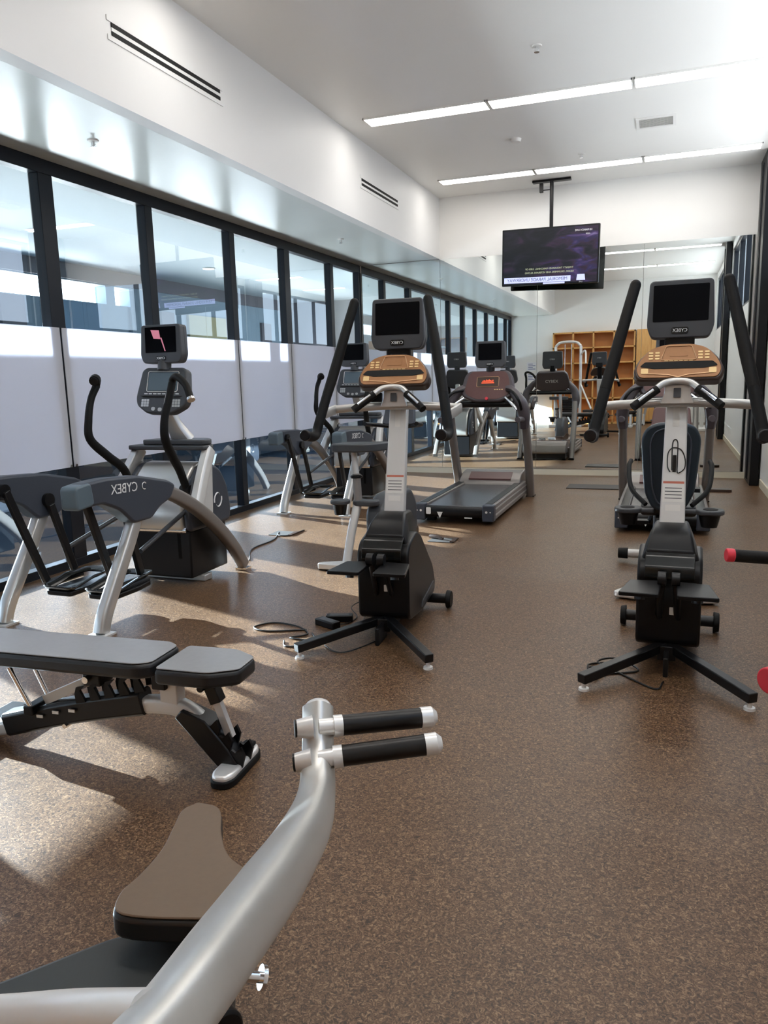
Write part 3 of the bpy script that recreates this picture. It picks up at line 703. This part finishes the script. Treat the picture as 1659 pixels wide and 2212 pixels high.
    for i, h in enumerate((.012, .02, .015, .026, .018, .028, .02, .014, .022)): b.prism(rrect(.011, h, .001, cx=-.06+.015*i, cy=.235+h/2), .0072, .008, Fk)
    b.prism(rrect(.15, .014, .001, cy=.222), .0072, .008, Fk)
    b.build('led_figures', M_led, rd)
    for i in range(4): MB().prism(rrect(.018, .008, .002, cx=.09+.028*i, cy=.14), .0045, .007, Fk).build('button', M_gold, con)
    MB().cyl(Fk @ V((0, .03, .0)), Fk @ V((0, .03, .02)), .018).build('stop_button', M_red, con)
    MB().text('CYBEX', .075, frame(Fk @ V((0, .2, -.092)), (-1, 0, 0), (0, .35, 1)), .001).build('rear_lettering', M_text, con)
    MB().cyl((.045, 1.57, 1.54), (.045, 1.58, 1.64), .05).build('monitor_neck', M_black, t)
    monitor(t, (.045, 1.55, 1.74), .36, .305, .06, M_grey)
    return t
t0 = treadmill('grey treadmill with plum console and red lit figures, standing before the mirror', (-2.035, 7.48, 0))
t1 = copy_tree(t0); t1.location = (-.03, 7.46, 0)
t1['label'] = 'grey treadmill hidden behind the recumbent bike and the right cross trainer'

# ------------------------------------------------------------------ recumbent bike behind the right cross trainer
def recumbent():
    t = thing('recumbent_bike', 'recumbent bike with navy moulded seat back and two cup holders behind the right cross trainer', 'exercise bike', (.02, 5.25, 0))
    b = MB().xy(rpoly([(-.34, -.06), (-.27, .07), (.27, .07), (.34, -.06), (.2, -.09), (-.2, -.09)], .04), .012, .055).build('rear_foot_bar', M_silver_w, t, bevel=.015, seg=3)
    MB().bx(-.29, -.22, -.03, .03, 0, .012).bx(.22, .29, -.03, .03, 0, .012).build('rubber_pad', M_rubber, b)
    MB().sweep(spline([(0, 0, .06), (0, .4, .16), (0, .9, .22), (0, 1.5, .18)], 6), .045, .04, seg=14, side=(1, 0, 0), p=4).build('seat_rail', M_silver, t)
    s_ = MB().cyl((-.30, 1.05, .065), (.20, 1.05, .065), .034).build('cross_tube', M_silver_w, t)
    for xx, xe in ((-.29, -.365), (.19, .225)): MB().cyl((xx, 1.05, .065), (xe, 1.05, .065), .044, .041).build('end_cap', M_rubber, s_, bevel=.004)
    Fs = frame((0, .72, .50), (1, 0, 0), (0, -.10, 1))
    out = rpoly([(-.11, -.02), (.11, -.02), (.175, .12), (.195, .35), (.205, .52), (.17, .60), (.09, .635), (-.09, .635), (-.17, .60), (-.205, .52), (-.195, .35), (-.175, .12)], .05)
    sb = MB().prism(out, -.03, .02, Fs).build('seat_back', M_navy, t, bevel=.018, seg=3)
    MB().sweep([Fs @ V((u*.68, .045+v*.86, .022)) for u, v in out], .008, .006, closed=True, seg=8).build('moulded_rib', M_slate, sb)
    MB().prism([(u*.64, .05+v*.84) for u, v in out], .0205, .024, Fs).build('back_inlay', M_navy2, sb)
    MB().prism([(u*.93, .02+v*.95) for u, v in out], -.075, -.0305, Fs).build('back_cushion', M_vinyl_blk, sb, bevel=.02, seg=3)
    MB().bx(-.2, .2, .78, 1.2, .42, .50).build('seat_cushion', M_vinyl_blk, t, bevel=.03, seg=3)
    MB().bx(-.09, .09, .7, 1.0, .2, .42).build('seat_carriage', M_black, t, bevel=.01)
    for s in (-1, 1):
        c = MB().xy(rrect(.20, .19, .08, n=8, cx=s*.285, cy=.76), .455, .49)
        c.bx(min(s*.1, s*.2), max(s*.1, s*.2), .72, .84, .455, .485)
        c = c.build('cup_holder', M_grey, t, bevel=.01, seg=3)
        MB().cyl((s*.29, .75, .4905), (s*.29, .75, .493), .052).build('cup_well', M_dark, c)
        MB().cyl((s*.285, .76, .36), (s*.285, .76, .455), .055, .078).build('cup_underside', M_black, c)
        MB().sweep(spline([(s*.16, .72, .52), (s*.27, .85, .62), (s*.30, 1.05, .76), (s*.29, 1.15, .80)], 6), .018, seg=12).build('side_handle', M_rubber, t)
    MB().yz(rpoly([(1.2, .08), (1.2, .40), (1.4, .62), (1.65, .66), (1.80, .5), (1.80, .12)], .08), -.11, .11).build('drive_housing', M_slate, t, bevel=.02, seg=3)
    MB().sweep(spline([(0, 1.62, .62), (0, 1.58, .9), (0, 1.5, 1.13)], 5), .04, .03, seg=12, side=(1, 0, 0), p=4).build('mast', M_silver, t)
    MB().prism(rpoly([(-.16, 0), (.16, 0), (.14, .2), (-.14, .2)], .03), -.05, 0, frame((0, 1.45, 1.02), (1, 0, 0), (0, .4, 1))).build('console', M_maroon, t, bevel=.01)
    MB().bx(-.14, .14, 1.72, 1.78, 0, .06).build('front_foot', M_silver, t, bevel=.01)
    for s in (-1, 1):
        MB().sweep([(s*.11, 1.5, .38), (s*.15, 1.5, .38+s*.14)], .012, .02, seg=8).bx(min(s*.15, s*.24), max(s*.15, s*.24), 1.45, 1.55, .37+s*.14, .40+s*.14).build('pedal', M_black, t)
recumbent()

# ------------------------------------------------------------------ upright bike behind the left cross trainer
def upright_bike():
    t = thing('exercise_bike', 'upright exercise bike with silver seat post, half hidden by the left cross trainer', 'exercise bike', (-2.30, 5.46, 0), R(0))
    b = MB().xy(rpoly([(-.30, -.07), (-.27, -.01), (-.12, .06), (.12, .06), (.27, -.01), (.30, -.07), (.1, -.085), (-.1, -.085)], .03), .012, .06).build('rear_foot_bar', M_silver_w, t, bevel=.016, seg=3)
    MB().xy(rpoly([(-.285, -.062), (-.26, -.01), (.26, -.01), (.285, -.062)], .01), 0, .012).build('rubber_strip', M_rubber, b)
    p = MB().sweep(spline([(-.085, .05, .05), (-.06, .12, .30), (-.03, .20, .52)], 5), .034, .03, seg=14, side=(1, 0, 0), p=3).build('frame_post', M_silver_w, t)
    MB().sweep([(-.03, .20, .52), (-.055, .24, .74)], .034, .032, seg=16).build('post_sleeve', M_taupe, p)
    MB().sweep([(-.055, .24, .72), (-.085, .27, .93)], .026, .024, seg=14).build('seat_post', M_silver_w, t)
    MB().ring((-.055, .24, .72), .037, .014, axis=(-.05, .06, 1)).build('height_collar', M_black, t)
    s = MB().xy(rpoly([(-.24, .16), (-.20, .36), (.05, .40), (.2, .5), (.22, .42), (.12, .2), (.02, .13), (-.18, .12)], .05), .925, .99).build('saddle', M_grey, t, bevel=.025, seg=4)
    c = MB().xy(rrect(.16, .15, .07, n=8, cx=-.17, cy=.16), .505, .54).xy(rrect(.22, .14, .065, n=8, cx=.03, cy=.22), .49, .535).build('cup_tray', M_grey, t, bevel=.012, seg=3)
    MB().cyl((-.17, .15, .42), (-.17, .15, .505), .045, .06).build('cup_underside', M_blackg, c)
    MB().yz(rpoly([(.20, .06), (.20, .46), (.4, .56), (.9, .56), (1.06, .4), (1.06, .06)], .08), .02, .20).build('drive_housing', M_grey, t, bevel=.05, seg=4)
    MB().yz(rpoly([(.19, .05), (.19, .18), (.6, .22), (1.07, .18), (1.07, .05)], .03), .015, .205).build('housing_base', M_brown_dk, t, bevel=.03, seg=3)
    MB().bx(.0, .22, 1.0, 1.08, 0, .05).build('front_foot_bar', M_silver_w, t, bevel=.012)
    MB().sweep(spline([(.11, .85, .5), (.11, .92, .8), (.10, .90, 1.08)], 5), .035, .03, seg=12).build('mast', M_silver, t)
    MB().sweep(spline([(-.12, .62, 1.12), (-.1, .8, 1.10), (.11, .88, 1.08), (.32, .8, 1.10), (.34, .62, 1.12)], 6), .018, seg=12).build('handlebar', M_black, t)
    MB().prism(rpoly([(-.15, 0), (.15, 0), (.13, .18), (-.13, .18)], .03), -.05, 0, frame((.1, .84, 1.10), (1, 0, 0), (0, .4, 1))).build('console', M_slate, t, bevel=.01)
upright_bike()

# ------------------------------------------------------------------ adjustable bench
def bench():
    t = thing('weight_bench', 'adjustable weight bench with grey pads, silver frame and black toothed ladder', 'bench', (-1.80, 2.385, 0), R(4))
    def pad(name, out, z0, z1):
        p = MB().xy(out, z0, z1).build(name, M_vinyl_blk, t, bevel=.016, seg=3)
        MB().xy([(sum(q[0] for q in out)/len(out)+(u-sum(q[0] for q in out)/len(out))*.985, v*.94) for u, v in out], z1+.0004, z1+.006).build('pad_top', M_vinyl, p, bevel=.004)
        return p
    pad('back_pad', rpoly([(-1.02, -.135), (-.07, -.135), (-.015, -.10), (-.015, .10), (-.07, .135), (-1.02, .135)], .02), .395, .455)
    pad('seat_pad', rpoly([(.01, -.135), (.23, -.135), (.335, -.07), (.335, .07), (.23, .135), (.01, .135)], .02), .385, .445)
    MB().bx(-.95, .0, -.025, .025, .36, .394).bx(.0, .28, -.03, .03, .36, .384).build('pad_rail', M_black, t, bevel=.004)
    # main arched spine, silver
    MB().sweep(spline([(-.95, 0, .045), (-.75, 0, .085), (-.45, 0, .165), (-.15, 0, .235), (.0, 0, .245), (.08, 0, .22), (.16, 0, .15), (.24, 0, .04)], 6), .032, .034, seg=14, side=(0, 1, 0), p=4).build('spine', M_silver_w, t)
    # black sleeve with notched ladder
    MB().sweep(spline([(-.80, 0, .09), (-.45, 0, .185), (-.12, 0, .255)], 5), .045, .052, seg=8, side=(0, 1, 0), p=6).build('ladder_sleeve', M_steelblk, t, bevel=.004)
    for i, x in enumerate((-.42, -.35, -.28, -.21, -.14)):
        z = .26+.018*i
        for y in (-.04, .04):
            MB().prism([(x, z-.03), (x+.045, z-.02), (x+.03, z+.01), (x+.02, z+.028), (x+.045, z+.052), (x+.005, z+.04), (x-.005, z+.01)], -.006, .006, frame((0, y, 0), (1, 0, 0), (0, 0, 1))).build('ladder_hook', M_black, t)
    b = MB()
    for x, z in ((-.52, .185), (-.6, .16), (-.44, .2)): b.box((x, -.053, z), (.03, .004, .012))
    b.build('ladder_slot', M_silver_w, t)
    MB().cyl((-.48, -.058, .13), (-.48, .058, .13), .010).cyl((-.35, -.07, .345), (-.35, .07, .345), .014).build('bolt', M_chrome, t)
    MB().sweep([(-.60, -.0, .215), (-.34, 0, .335)], .028, .028, seg=4, side=(0, 1, 0)).build('slide_bar', M_silver, t)
    MB().bx(-.38, -.30, -.045, .045, .31, .36).build('slide_block', M_steelblk, t, bevel=.006)
    MB().cyl((-.72, -.06, .365), (-.64, -.055, .20), .010).cyl((-.72, .06, .365), (-.64, .055, .20), .010).build('gas_strut', M_chrome, t)
    MB().bx(-.665, -.62, -.07, .07, .165, .205).build('strut_shoe', M_black, t, bevel=.004)
    # seat support
    MB().bx(-.04, .04, -.03, .03, .22, .36).build('seat_post', M_silver_w, t, bevel=.006)
    MB().bx(-.06, .0, -.05, .05, .325, .40).build('seat_hinge', M_steelblk, t, bevel=.005)
    MB().sweep([(.17, 0, .355), (.20, 0, .28)], .034, .034, seg=4, side=(0, 1, 0)).cyl((.15, -.05, .345), (.15, .05, .345), .014).build('seat_bracket', M_steelblk, t, bevel=.004)
    MB().sweep([(.19, 0, .30), (.245, 0, .14)], .018, .022, seg=4, side=(0, 1, 0)).build('seat_strut', M_silver_w, t)
    b = MB().prism([(.06, .25), (.16, .215), (.25, .11), (.30, .03), (.25, .01), (.215, .02), (.03, .215)], -.048, .048, frame((0, 0, 0), (1, 0, 0), (0, 0, 1)))
    b.build('front_leg_sleeve', M_steelblk, t, bevel=.006)
    b = MB()
    for x, z in ((.175, .185), (.225, .14), (.275, .085)):
        for y in (-.035, .035): MB().prism([(x-.02, z-.03), (x+.03, z-.05), (x+.045, z+.0), (x+.03, z+.035), (x+.005, z+.01), (x-.01, z+.02)], -.006, .006, frame((0, y, 0), (1, 0, 0), (0, 0, 1))).build('seat_hook', M_black, t)
    f = MB().xy(rpoly([(.235, -.145), (.285, -.145), (.305, -.11), (.305, .11), (.285, .145), (.235, .145), (.215, .11), (.215, -.11)], .03), .012, .05).build('front_foot', M_cap, t, bevel=.012, seg=3)
    MB().xy(rpoly([(.23, -.152), (.29, -.152), (.312, -.11), (.312, .11), (.29, .152), (.23, .152), (.208, .11), (.208, -.11)], .03), 0, .03).build('rubber_sole', M_rubber, f, bevel=.006)
    MB().bx(.235, .285, .02, .135, .046, .066).build('tread_insert', M_rubber, f, bevel=.008)
    MB().bx(-1.02, -.92, -.25, .25, 0, .06).build('rear_foot', M_steelblk, t, bevel=.01)
bench()

# ------------------------------------------------------------------ foreground strength machine
def strength():
    t = thing('strength_machine', 'silver strength machine in the foreground with curved arm, twin black grips and brown saddle pad', 'exercise machine', (-.9, .7, 0))
    O = V((-.9, .7, 0))
    L = lambda *p: [V(q)-O for q in p]
    arm = spline(L((-.624, 1.275, .869), (-.612, 1.247, .843), (-.596, 1.209, .806), (-.562, 1.129, .777), (-.518, .996, .797), (-.463, .787, .857), (-.420, .612, .913), (-.388, .474, .955), (-.375, .30, .98), (-.42, .14, .85), (-.60, .02, .5), (-.70, .0, .06)), 8)
    a = MB().sweep(arm, [.0265, .0265, .027, .030, .035, .0375, .0345, .031, .030, .030, .030, .030], None, seg=24, side=(-.5, .2, 1), p=3.2).build('curved_arm', M_arm, t, angle=60)
    for x, y, z in ((-.530, 1.05, .795), (-.485, .86, .862), (-.452, .72, .908)): MB().sph(V((x, y, z))-O+V((.026, -.018, .012)), .0035, (1, 2.2, .8), 8).build('paint_chip', M_grey, a)
    # end cap dome of the arm
    MB().sph(V((-.624, 1.275, .869))-O, .0262, (1, 1, .6), seg=20).build('arm_end', M_silver_w, a)
    for g0, g1, e0, bk, nm_ in (((-.592, 1.232, .852), (-.408, 1.345, .848), 0, (-.636, 1.205, .855), 'upper'), ((-.575, 1.19, .812), (-.380, 1.285, .826), 0, (-.622, 1.167, .808), 'lower')):
        g0, g1, bk = V(g0)-O, V(g1)-O, V(bk)-O
        d = (g1-g0).normalized()
        g = MB().cyl(g0+d*.035, g1-d*.028, .0195, seg=24).build('hand_grip', M_grip, t)
        MB().cyl(g1-d*.028, g1-d*.006, .0205, seg=24).cyl(g1-d*.006, g1+d*.004, .0205, .011, seg=24).build('end_cap', M_cap, g)
        MB().cyl(g0+d*.018, g0+d*.035, .0205, seg=24).cyl(g0-d*.01, g0+d*.018, .016, seg=20).build('collar', M_cap, g)
        MB().cyl(bk, bk+d*.03, .0165, .022, seg=20).build('rear_boss', M_silver_w, g)
        MB().cyl(bk-d*.004, bk+d*.0, .0165, seg=20).build('boss_plug', M_black, g)
    # lateral bar from the left meeting the arm
    bar = L((-.40, .463, .958), (-.494, .470, .924), (-.601, .486, .874), (-.80, .51, .79), (-1.15, .48, .72), (-1.25, .45, .55), (-1.25, .45, .05))
    MB().sweep(spline(bar, 6), .028, .028, seg=18, p=2.4).build('lateral_bar', M_silver_w, t)
    # saddle pad
    P = [(-1.09, 1.515), (-1.108, 1.47), (-1.085, 1.40), (-1.055, 1.31), (-1.045, 1.22), (-1.045, 1.15), (-1.0, 1.10), (-.85, 1.135), (-.75, 1.18), (-.74, 1.25), (-.81, 1.30), (-.89, 1.34), (-.955, 1.41), (-1.02, 1.505)]
    pts = [V((x, y, 0)) for x, y in P]; sm = spline(pts+[pts[0]], 5)[:-1]
    out = [(p.x-O.x, p.y-O.y) for p in sm]
    s = MB().xy(out, .395, .446).build('saddle_pad', M_vinyl_blk, t, bevel=.01, seg=3)
    cx = sum(p[0] for p in out)/len(out); cy = sum(p[1] for p in out)/len(out)
    MB().xy([(cx+(u-cx)*.975, cy+(v-cy)*.975) for u, v in out], .4465, .452).build('saddle_top', M_saddle, s, bevel=.003)
    MB().xy([(cx+(u-cx)*.5, cy+(v-cy)*.5) for u, v in out], .36, .394).build('pad_mount', M_black, t)
    MB().sweep([V((-.97, 1.32, .37))-O, V((-.97, 1.32, .0))-O], .03, .03, seg=12, p=4).build('pad_post', M_silver_w, t)
    # lower dark pad
    pd = rpoly([(-1.45, .66), (-1.20, .98), (-1.06, 1.165), (-.92, 1.24), (-.80, 1.20), (-.72, 1.06), (-.80, .86), (-1.10, .50)], .05)
    MB().xy([(x-O.x, y-O.y) for x, y in pd], .29, .35).build('seat_cushion', M_pad, t, bevel=.015, seg=3)
    MB().sweep([V((-1.12, .62, .29))-O, V((-1.12, .62, .03))-O], .03, .03, seg=12, p=4).build('seat_post', M_silver_w, t)
    # base rails on the floor
    MB().bx(-.38, -.3, -.28, .02, 0, .06).bx(-.38, .26, -.28, -.2, 0, .06).bx(-.11, -.03, -.28, .66, 0, .06).bx(-.28, -.02, .46, .54, 0, .06).bx(.16, .24, -.74, -.2, 0, .06).build('base_frame', M_silver_w, t, bevel=.01)
    # pull pin and pulley below the arm
    p0 = V((-.560, .785, .700))-O; p1 = V((-.506, .827, .673))-O; d = (p1-p0).normalized()
    MB().cyl(p0, p0+d*.034, .0115, seg=20).cyl(p0+d*.034, p0+d*.040, .012, .010, seg=20).cyl(p0+d*.040, p1-d*.006, .0075, seg=16).cyl(p1-d*.006, p1, .0165, seg=24).build('pull_pin', M_chrome, t)
    q = V((-.565, .79, .70))-O
    MB().prism([(0, .012), (.012, -.09), (-.05, -.09), (-.055, -.02)], -.003, .003, frame(q, (.6, .75, 0), (0, 0, 1))).sweep([q+V((-.03, -.03, -.05)), q+V((-.06, -.10, -.16)), V((-.66, .5, .3))-O], .016, seg=10).build('pin_bracket', M_silver_w, t)
    MB().cyl(q+V((-.02, .0, -.075)), q+V((.028, -.024, -.075)), .032, seg=28).build('pulley', M_black, t, bevel=.004)
    MB().sweep([V((-.66, .5, .32))-O, V((-.66, .46, .03))-O], .028, .028, seg=12, p=4).build('pulley_post', M_silver_w, t)
strength()

# ------------------------------------------------------------------ right-hand press machine, mostly outside the frame
def press():
    t = thing('press_machine', 'press machine at the right picture edge with red-tipped black handles', 'exercise machine', (.78, 2.1, 0))
    O = V((.78, 2.1, 0))
    MB().bx(-.1, .1, -.7, .7, 0, .07).bx(-.05, .05, -.05, .05, .07, 1.9).build('frame', M_silver_w, t, bevel=.012)
    for y, z in ((.06, 1.005),):
        g = MB().cyl(V((.165, 2.135, 1.022))-O, V((.46, 2.2, 1.0))-O, .0165, seg=22).build('handle', M_foam, t)
        MB().cyl(V((.152, 2.132, 1.023))-O, V((.172, 2.137, 1.022))-O, .0178, seg=22).build('red_tip', M_red, g, bevel=.003)
        MB().sweep([V((.45, 2.2, 1.0))-O, (0, 0, 1.0)], .025, seg=14).build('handle_arm', M_silver_w, t)
    g = MB().cyl(V((.272, 2.03, .735))-O, V((.50, 2.25, .73))-O, .027, seg=24).build('foot_roller', M_foam, t)
    MB().cyl(V((.253, 2.012, .735))-O, V((.273, 2.031, .735))-O, .034, seg=28).build('red_tip', M_red, g, bevel=.004)
    MB().sweep([V((.48, 2.23, .73))-O, (0, .05, .73)], .025, seg=14).build('roller_arm', M_silver_w, t)
    MB().xy(rrect(.2, .12, .05, cx=-.215, cy=-.38), .0, .035).build('foot_pad', M_rubber, t, bevel=.01)
    MB().xy(rrect(.16, .09, .04, cx=-.215, cy=-.38), .0355, .05).bx(-.2, .02, -.42, -.36, .036, .06).build('foot_plate', M_cap, t, bevel=.006)
press()

# ------------------------------------------------------------------ cords, adapters, mats
def cord(pts, label, r=.004, loc=None):
    P = spline([V((x, y, z)) for x, y, z in pts], 8); o = P[0].copy(); o.z = 0
    ob = MB().sweep([p-o for p in P], r, seg=8).build('floor_cable', M_cable); ob.location = o
    return tag(ob, label, 'cord')
cord([(-2.02, 4.02, .005), (-2.25, 3.93, .005), (-2.36, 3.98, .005), (-2.28, 4.09, .005), (-2.10, 4.06, .006), (-1.98, 3.95, .005), (-2.05, 3.86, .005), (-1.90, 3.86, .005), (-1.96, 3.97, .005), (-1.86, 3.80, .006), (-2.0, 3.72, .005), (-2.06, 3.8, .005)],
     'black looped power cord lying left of the left cross trainer leg', .005)
cord([(-1.90, 4.16, .006), (-1.83, 4.20, .006), (-1.82, 4.34, .006), (-1.90, 4.44, .03), (-1.86, 4.52, .05), (-1.78, 4.42, .03), (-1.74, 4.25, .006), (-1.66, 4.23, .006)], 'thin black cord rising behind the adapters to the left cross trainer', .0035)
cord([(-1.80, 3.80, .005), (-1.70, 3.72, .005), (-1.62, 3.76, .005), (-1.52, 4.0, .005)], 'thin cord under the left cross trainer rear leg', .0035)
for x, y, z, rz, lab in ((-1.93, 4.13, 0, -25, 'black power adapter brick lying in front, touching the floor cords'), (-1.90, 4.245, 0, 18, 'black power adapter brick behind the first, by the left cross trainer')):
    t = thing('power_adapter', lab, 'power adapter', (x, y, z), R(rz), 'power adapters by the left cross trainer')
    MB().bx(-.085, .085, -.033, .033, 0, .042).build('brick', M_black, t, bevel=.006)
    MB().bx(-.06, .06, -.022, .022, .0422, .0428).build('label_plate', M_grey, t)
cord([(-3.30, 5.55, .006), (-3.50, 5.95, .006), (-3.50, 6.35, .006), (-3.62, 6.68, .006), (-3.55, 6.55, .006), (-3.45, 6.58, .006), (-3.42, 6.85, .006)], 'black cord running from the near arc trainer to the floor box', .006)
cord([(-.20, 3.98, .006), (-.33, 3.93, .006), (-.34, 3.80, .03), (-.30, 3.72, .02), (-.26, 3.80, .006), (-.1, 3.90, .006), (-.22, 4.0, .02), (-.30, 3.9, .03), (-.2, 3.85, .006), (-.02, 3.68, .006), (.02, 3.78, .006)], 'black cord coiled beside the right cross trainer base', .005)
t = thing('cord_plug', 'black plug on the floor beside the right cross trainer', 'plug', (-.30, 3.80, 0), R(30))
MB().cyl((-.03, 0, .022), (.03, 0, .022), .022).build('plug_body', M_black, t, bevel=.004)
for x, y, lab in ((-3.55, 6.66, 'flush floor outlet cover with a black cord, between the two arc trainers'), (-1.93, 6.72, 'flush floor outlet cover behind the left cross trainer')):
    t = thing('floor_outlet', lab, 'floor outlet', (x, y, 0), R(0), 'floor outlets')
    MB().bx(-.12, .12, -.10, .10, .0005, .006).build('cover_plate', M_mat, t, bevel=.002)
    MB().bx(.09, .13, -.09, .09, .006, .014).build('lid_hinge', M_brown_dk, t)
    if x > -3: MB().sweep([(-.14, .06, .02), (-.06, .02, .03), (0, 0, .012)], .018, seg=8).build('plug', M_brown_dk, t)
tag(MB().bx(-1.24, -.54, 10.22, 10.60, 0, .012).build('floor_mat', M_mat, bevel=.003), 'thin dark exercise mat on the floor near the mirror, left of the right treadmill', 'mat')
tag(MB().xy(rrect(.28, .14, .03, cx=.62, cy=10.30), 0, .035).build('balance_pad', M_brown_dk, bevel=.004), 'small brown pad on the floor right of the hidden treadmill', 'pad')

# ------------------------------------------------------------------ behind the camera (seen in the mirror)
def shelf_unit():
    t = thing('shelf_unit', 'tall honey wood shelf unit with open compartments on the wall behind, seen in the mirror', 'shelf', (-2.15, YF+.2, 0))
    b = MB()
    for x in (-1.15, -.58, 0, .58, 1.15): b.bx(x-.02, x+.02, -.19, .19, 0, 2.68)
    for z in (.02, .75, 1.30, 1.78, 2.22, 2.66): b.bx(-1.17, 1.17, -.19, .19, z-.02, z+.02)
    b.build('carcass', M_wood, t)
    MB().bx(-1.15, 1.15, -.19, -.175, 0, 2.66).build('back_panel', M_wood_in, t)
    return t
shelf_unit()
t = thing('tall_cabinet', 'plain honey wood tall cabinet beside the shelf unit, seen in the mirror', 'cabinet', (-.55, YF+.2, 0))
MB().bx(-.40, .40, -.19, .17, .05, 2.68).build('body', M_wood, t, bevel=.004)
for s in (-1, 1):
    d = MB().bx(min(s*.005, s*.39), max(s*.005, s*.39), .171, .19, .08, 2.65).build('door', M_wood, t, bevel=.003)
    MB().cyl((s*.04, .2, 1.1), (s*.04, .2, 1.3), .007).build('handle', M_chrome, d)
# cable tower behind the camera to the left
t = thing('cable_tower', 'silver cable tower with weight stack behind the camera, seen in the mirror', 'exercise machine', (-2.75, .55, 0))
b = MB()
for x in (-.35, .35): b.sweep([(x, 0, .02), (x, 0, 2.25)], .03, .035, seg=12, p=4)
b.sweep(spline([(-.35, 0, 2.25), (-.2, 0, 2.36), (.2, 0, 2.36), (.35, 0, 2.25)], 5), .03, .03, seg=12, p=4)
b.bx(-.45, -.25, -.4, .5, 0, .06).bx(.25, .45, -.4, .5, 0, .06)
b.build('frame', M_silver_w, t)
MB().sweep(spline([(.35, 0, 2.0), (.5, .3, 2.1), (.55, .6, 1.75)], 6), .025, seg=12).sweep([(.35, 0, 1.2), (.7, .45, .5)], .025, seg=12).build('arm', M_silver_w, t)
b = MB()
for i in range(14): b.bx(-.14, .14, -.07, .07, .10+i*.05, .145+i*.05)
b.build('weight_stack', M_black, t, bevel=.003)
MB().cyl((-.09, 0, .1), (-.09, 0, 2.3), .01).cyl((.09, 0, .1), (.09, 0, 2.3), .01).build('guide_rod', M_chrome, t)
MB().bx(.5, .85, .35, .75, .42, .48).bx(.65, .72, .5, .6, 0, .42).build('seat', M_vinyl_blk, t, bevel=.01)
for i, (x, z) in enumerate(((-4.0, 1.72), (-4.0, 1.40))):
    p = thing('wall_notice', ['upper paper notice pinned on the wall behind, seen in the mirror', 'lower paper notice pinned on the wall behind, seen in the mirror'][i], 'notice', (x, YF+.004, z), group='notices on the front wall')
    MB().bx(-.15, .15, -.003, .0, -.13, .13).build('sheet', M_paper, p)
    b = MB()
    for k_ in range(4): b.bx(-.11, .11 if k_ % 2 else .03, .0002, .001, .07-k_*.05, .09-k_*.05)
    b.build('print', M_ink, p)

# ------------------------------------------------------------------ light
sun = bpy.data.lights.new('sun', 'SUN'); sun.energy = 34; sun.angle = R(.6); sun.color = (.84, .93, 1)
so = bpy.data.objects.new('sun', sun); col.objects.link(so)
d = V((.947*math.cos(R(15)), -.322*math.cos(R(15)), -math.sin(R(15))))
so.rotation_euler = d.to_track_quat('-Z', 'Y').to_euler()

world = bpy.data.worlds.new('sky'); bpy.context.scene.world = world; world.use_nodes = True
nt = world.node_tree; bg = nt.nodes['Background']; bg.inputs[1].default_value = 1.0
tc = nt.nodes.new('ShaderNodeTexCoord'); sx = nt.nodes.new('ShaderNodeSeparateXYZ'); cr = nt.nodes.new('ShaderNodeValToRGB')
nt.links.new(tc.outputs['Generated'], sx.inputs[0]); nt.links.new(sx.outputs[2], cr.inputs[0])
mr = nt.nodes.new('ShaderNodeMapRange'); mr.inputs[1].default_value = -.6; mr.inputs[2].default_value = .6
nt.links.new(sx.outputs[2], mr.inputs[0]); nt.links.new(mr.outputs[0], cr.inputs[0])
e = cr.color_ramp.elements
e[0].position = .0; e[0].color = (16, 16.3, 16.6, 1); e[1].position = 1; e[1].color = (3.0, 4.0, 5.6, 1)  # below-horizon band boosted past the sky as an added uplight for the ceiling
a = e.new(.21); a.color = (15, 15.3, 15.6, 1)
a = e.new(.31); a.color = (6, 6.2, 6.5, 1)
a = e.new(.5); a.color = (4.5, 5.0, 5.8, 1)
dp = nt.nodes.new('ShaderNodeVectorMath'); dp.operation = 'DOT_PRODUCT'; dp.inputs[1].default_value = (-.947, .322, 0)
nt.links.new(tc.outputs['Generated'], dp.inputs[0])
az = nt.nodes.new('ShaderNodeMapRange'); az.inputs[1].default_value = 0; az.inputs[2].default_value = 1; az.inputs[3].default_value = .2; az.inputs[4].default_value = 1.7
nt.links.new(dp.outputs['Value'], az.inputs[0]); nt.links.new(az.outputs[0], bg.inputs[1])   # sky and added uplight are brightest towards the low sun
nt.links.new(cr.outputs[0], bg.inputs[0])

# ------------------------------------------------------------------ camera
cam = bpy.data.cameras.new('camera'); co = bpy.data.objects.new('camera', cam); col.objects.link(co)
yaw, pitch, roll = -0.3569, -0.173, -0.0262
f = V((math.sin(yaw)*math.cos(pitch), math.cos(yaw)*math.cos(pitch), math.sin(pitch)))
r = V((math.cos(yaw), -math.sin(yaw), 0)); u = r.cross(f)
r2 = math.cos(roll)*r+math.sin(roll)*u; u2 = -math.sin(roll)*r+math.cos(roll)*u
mw = Matrix((r2, u2, -f)).transposed().to_4x4(); mw.translation = V((0, 0, 1.5))
co.matrix_world = mw
cam.sensor_fit = 'VERTICAL'; cam.sensor_height = 24; cam.lens = 1656.87/2212*24
cam.clip_start = .02; cam.clip_end = 200
sc = bpy.context.scene; sc.camera = co
sc.view_settings.view_transform = 'Standard'; sc.view_settings.look = 'None'
sc.view_settings.gamma = 1; sc.view_settings.exposure = 0.86; sc.view_settings.use_curve_mapping = False
sc.cycles.max_bounces = 10; sc.cycles.diffuse_bounces = 5; sc.cycles.glossy_bounces = 6; sc.cycles.transparent_max_bounces = 12
sc.cycles.caustics_reflective = False; sc.cycles.caustics_refractive = False
sc.cycles.sample_clamp_indirect = 6
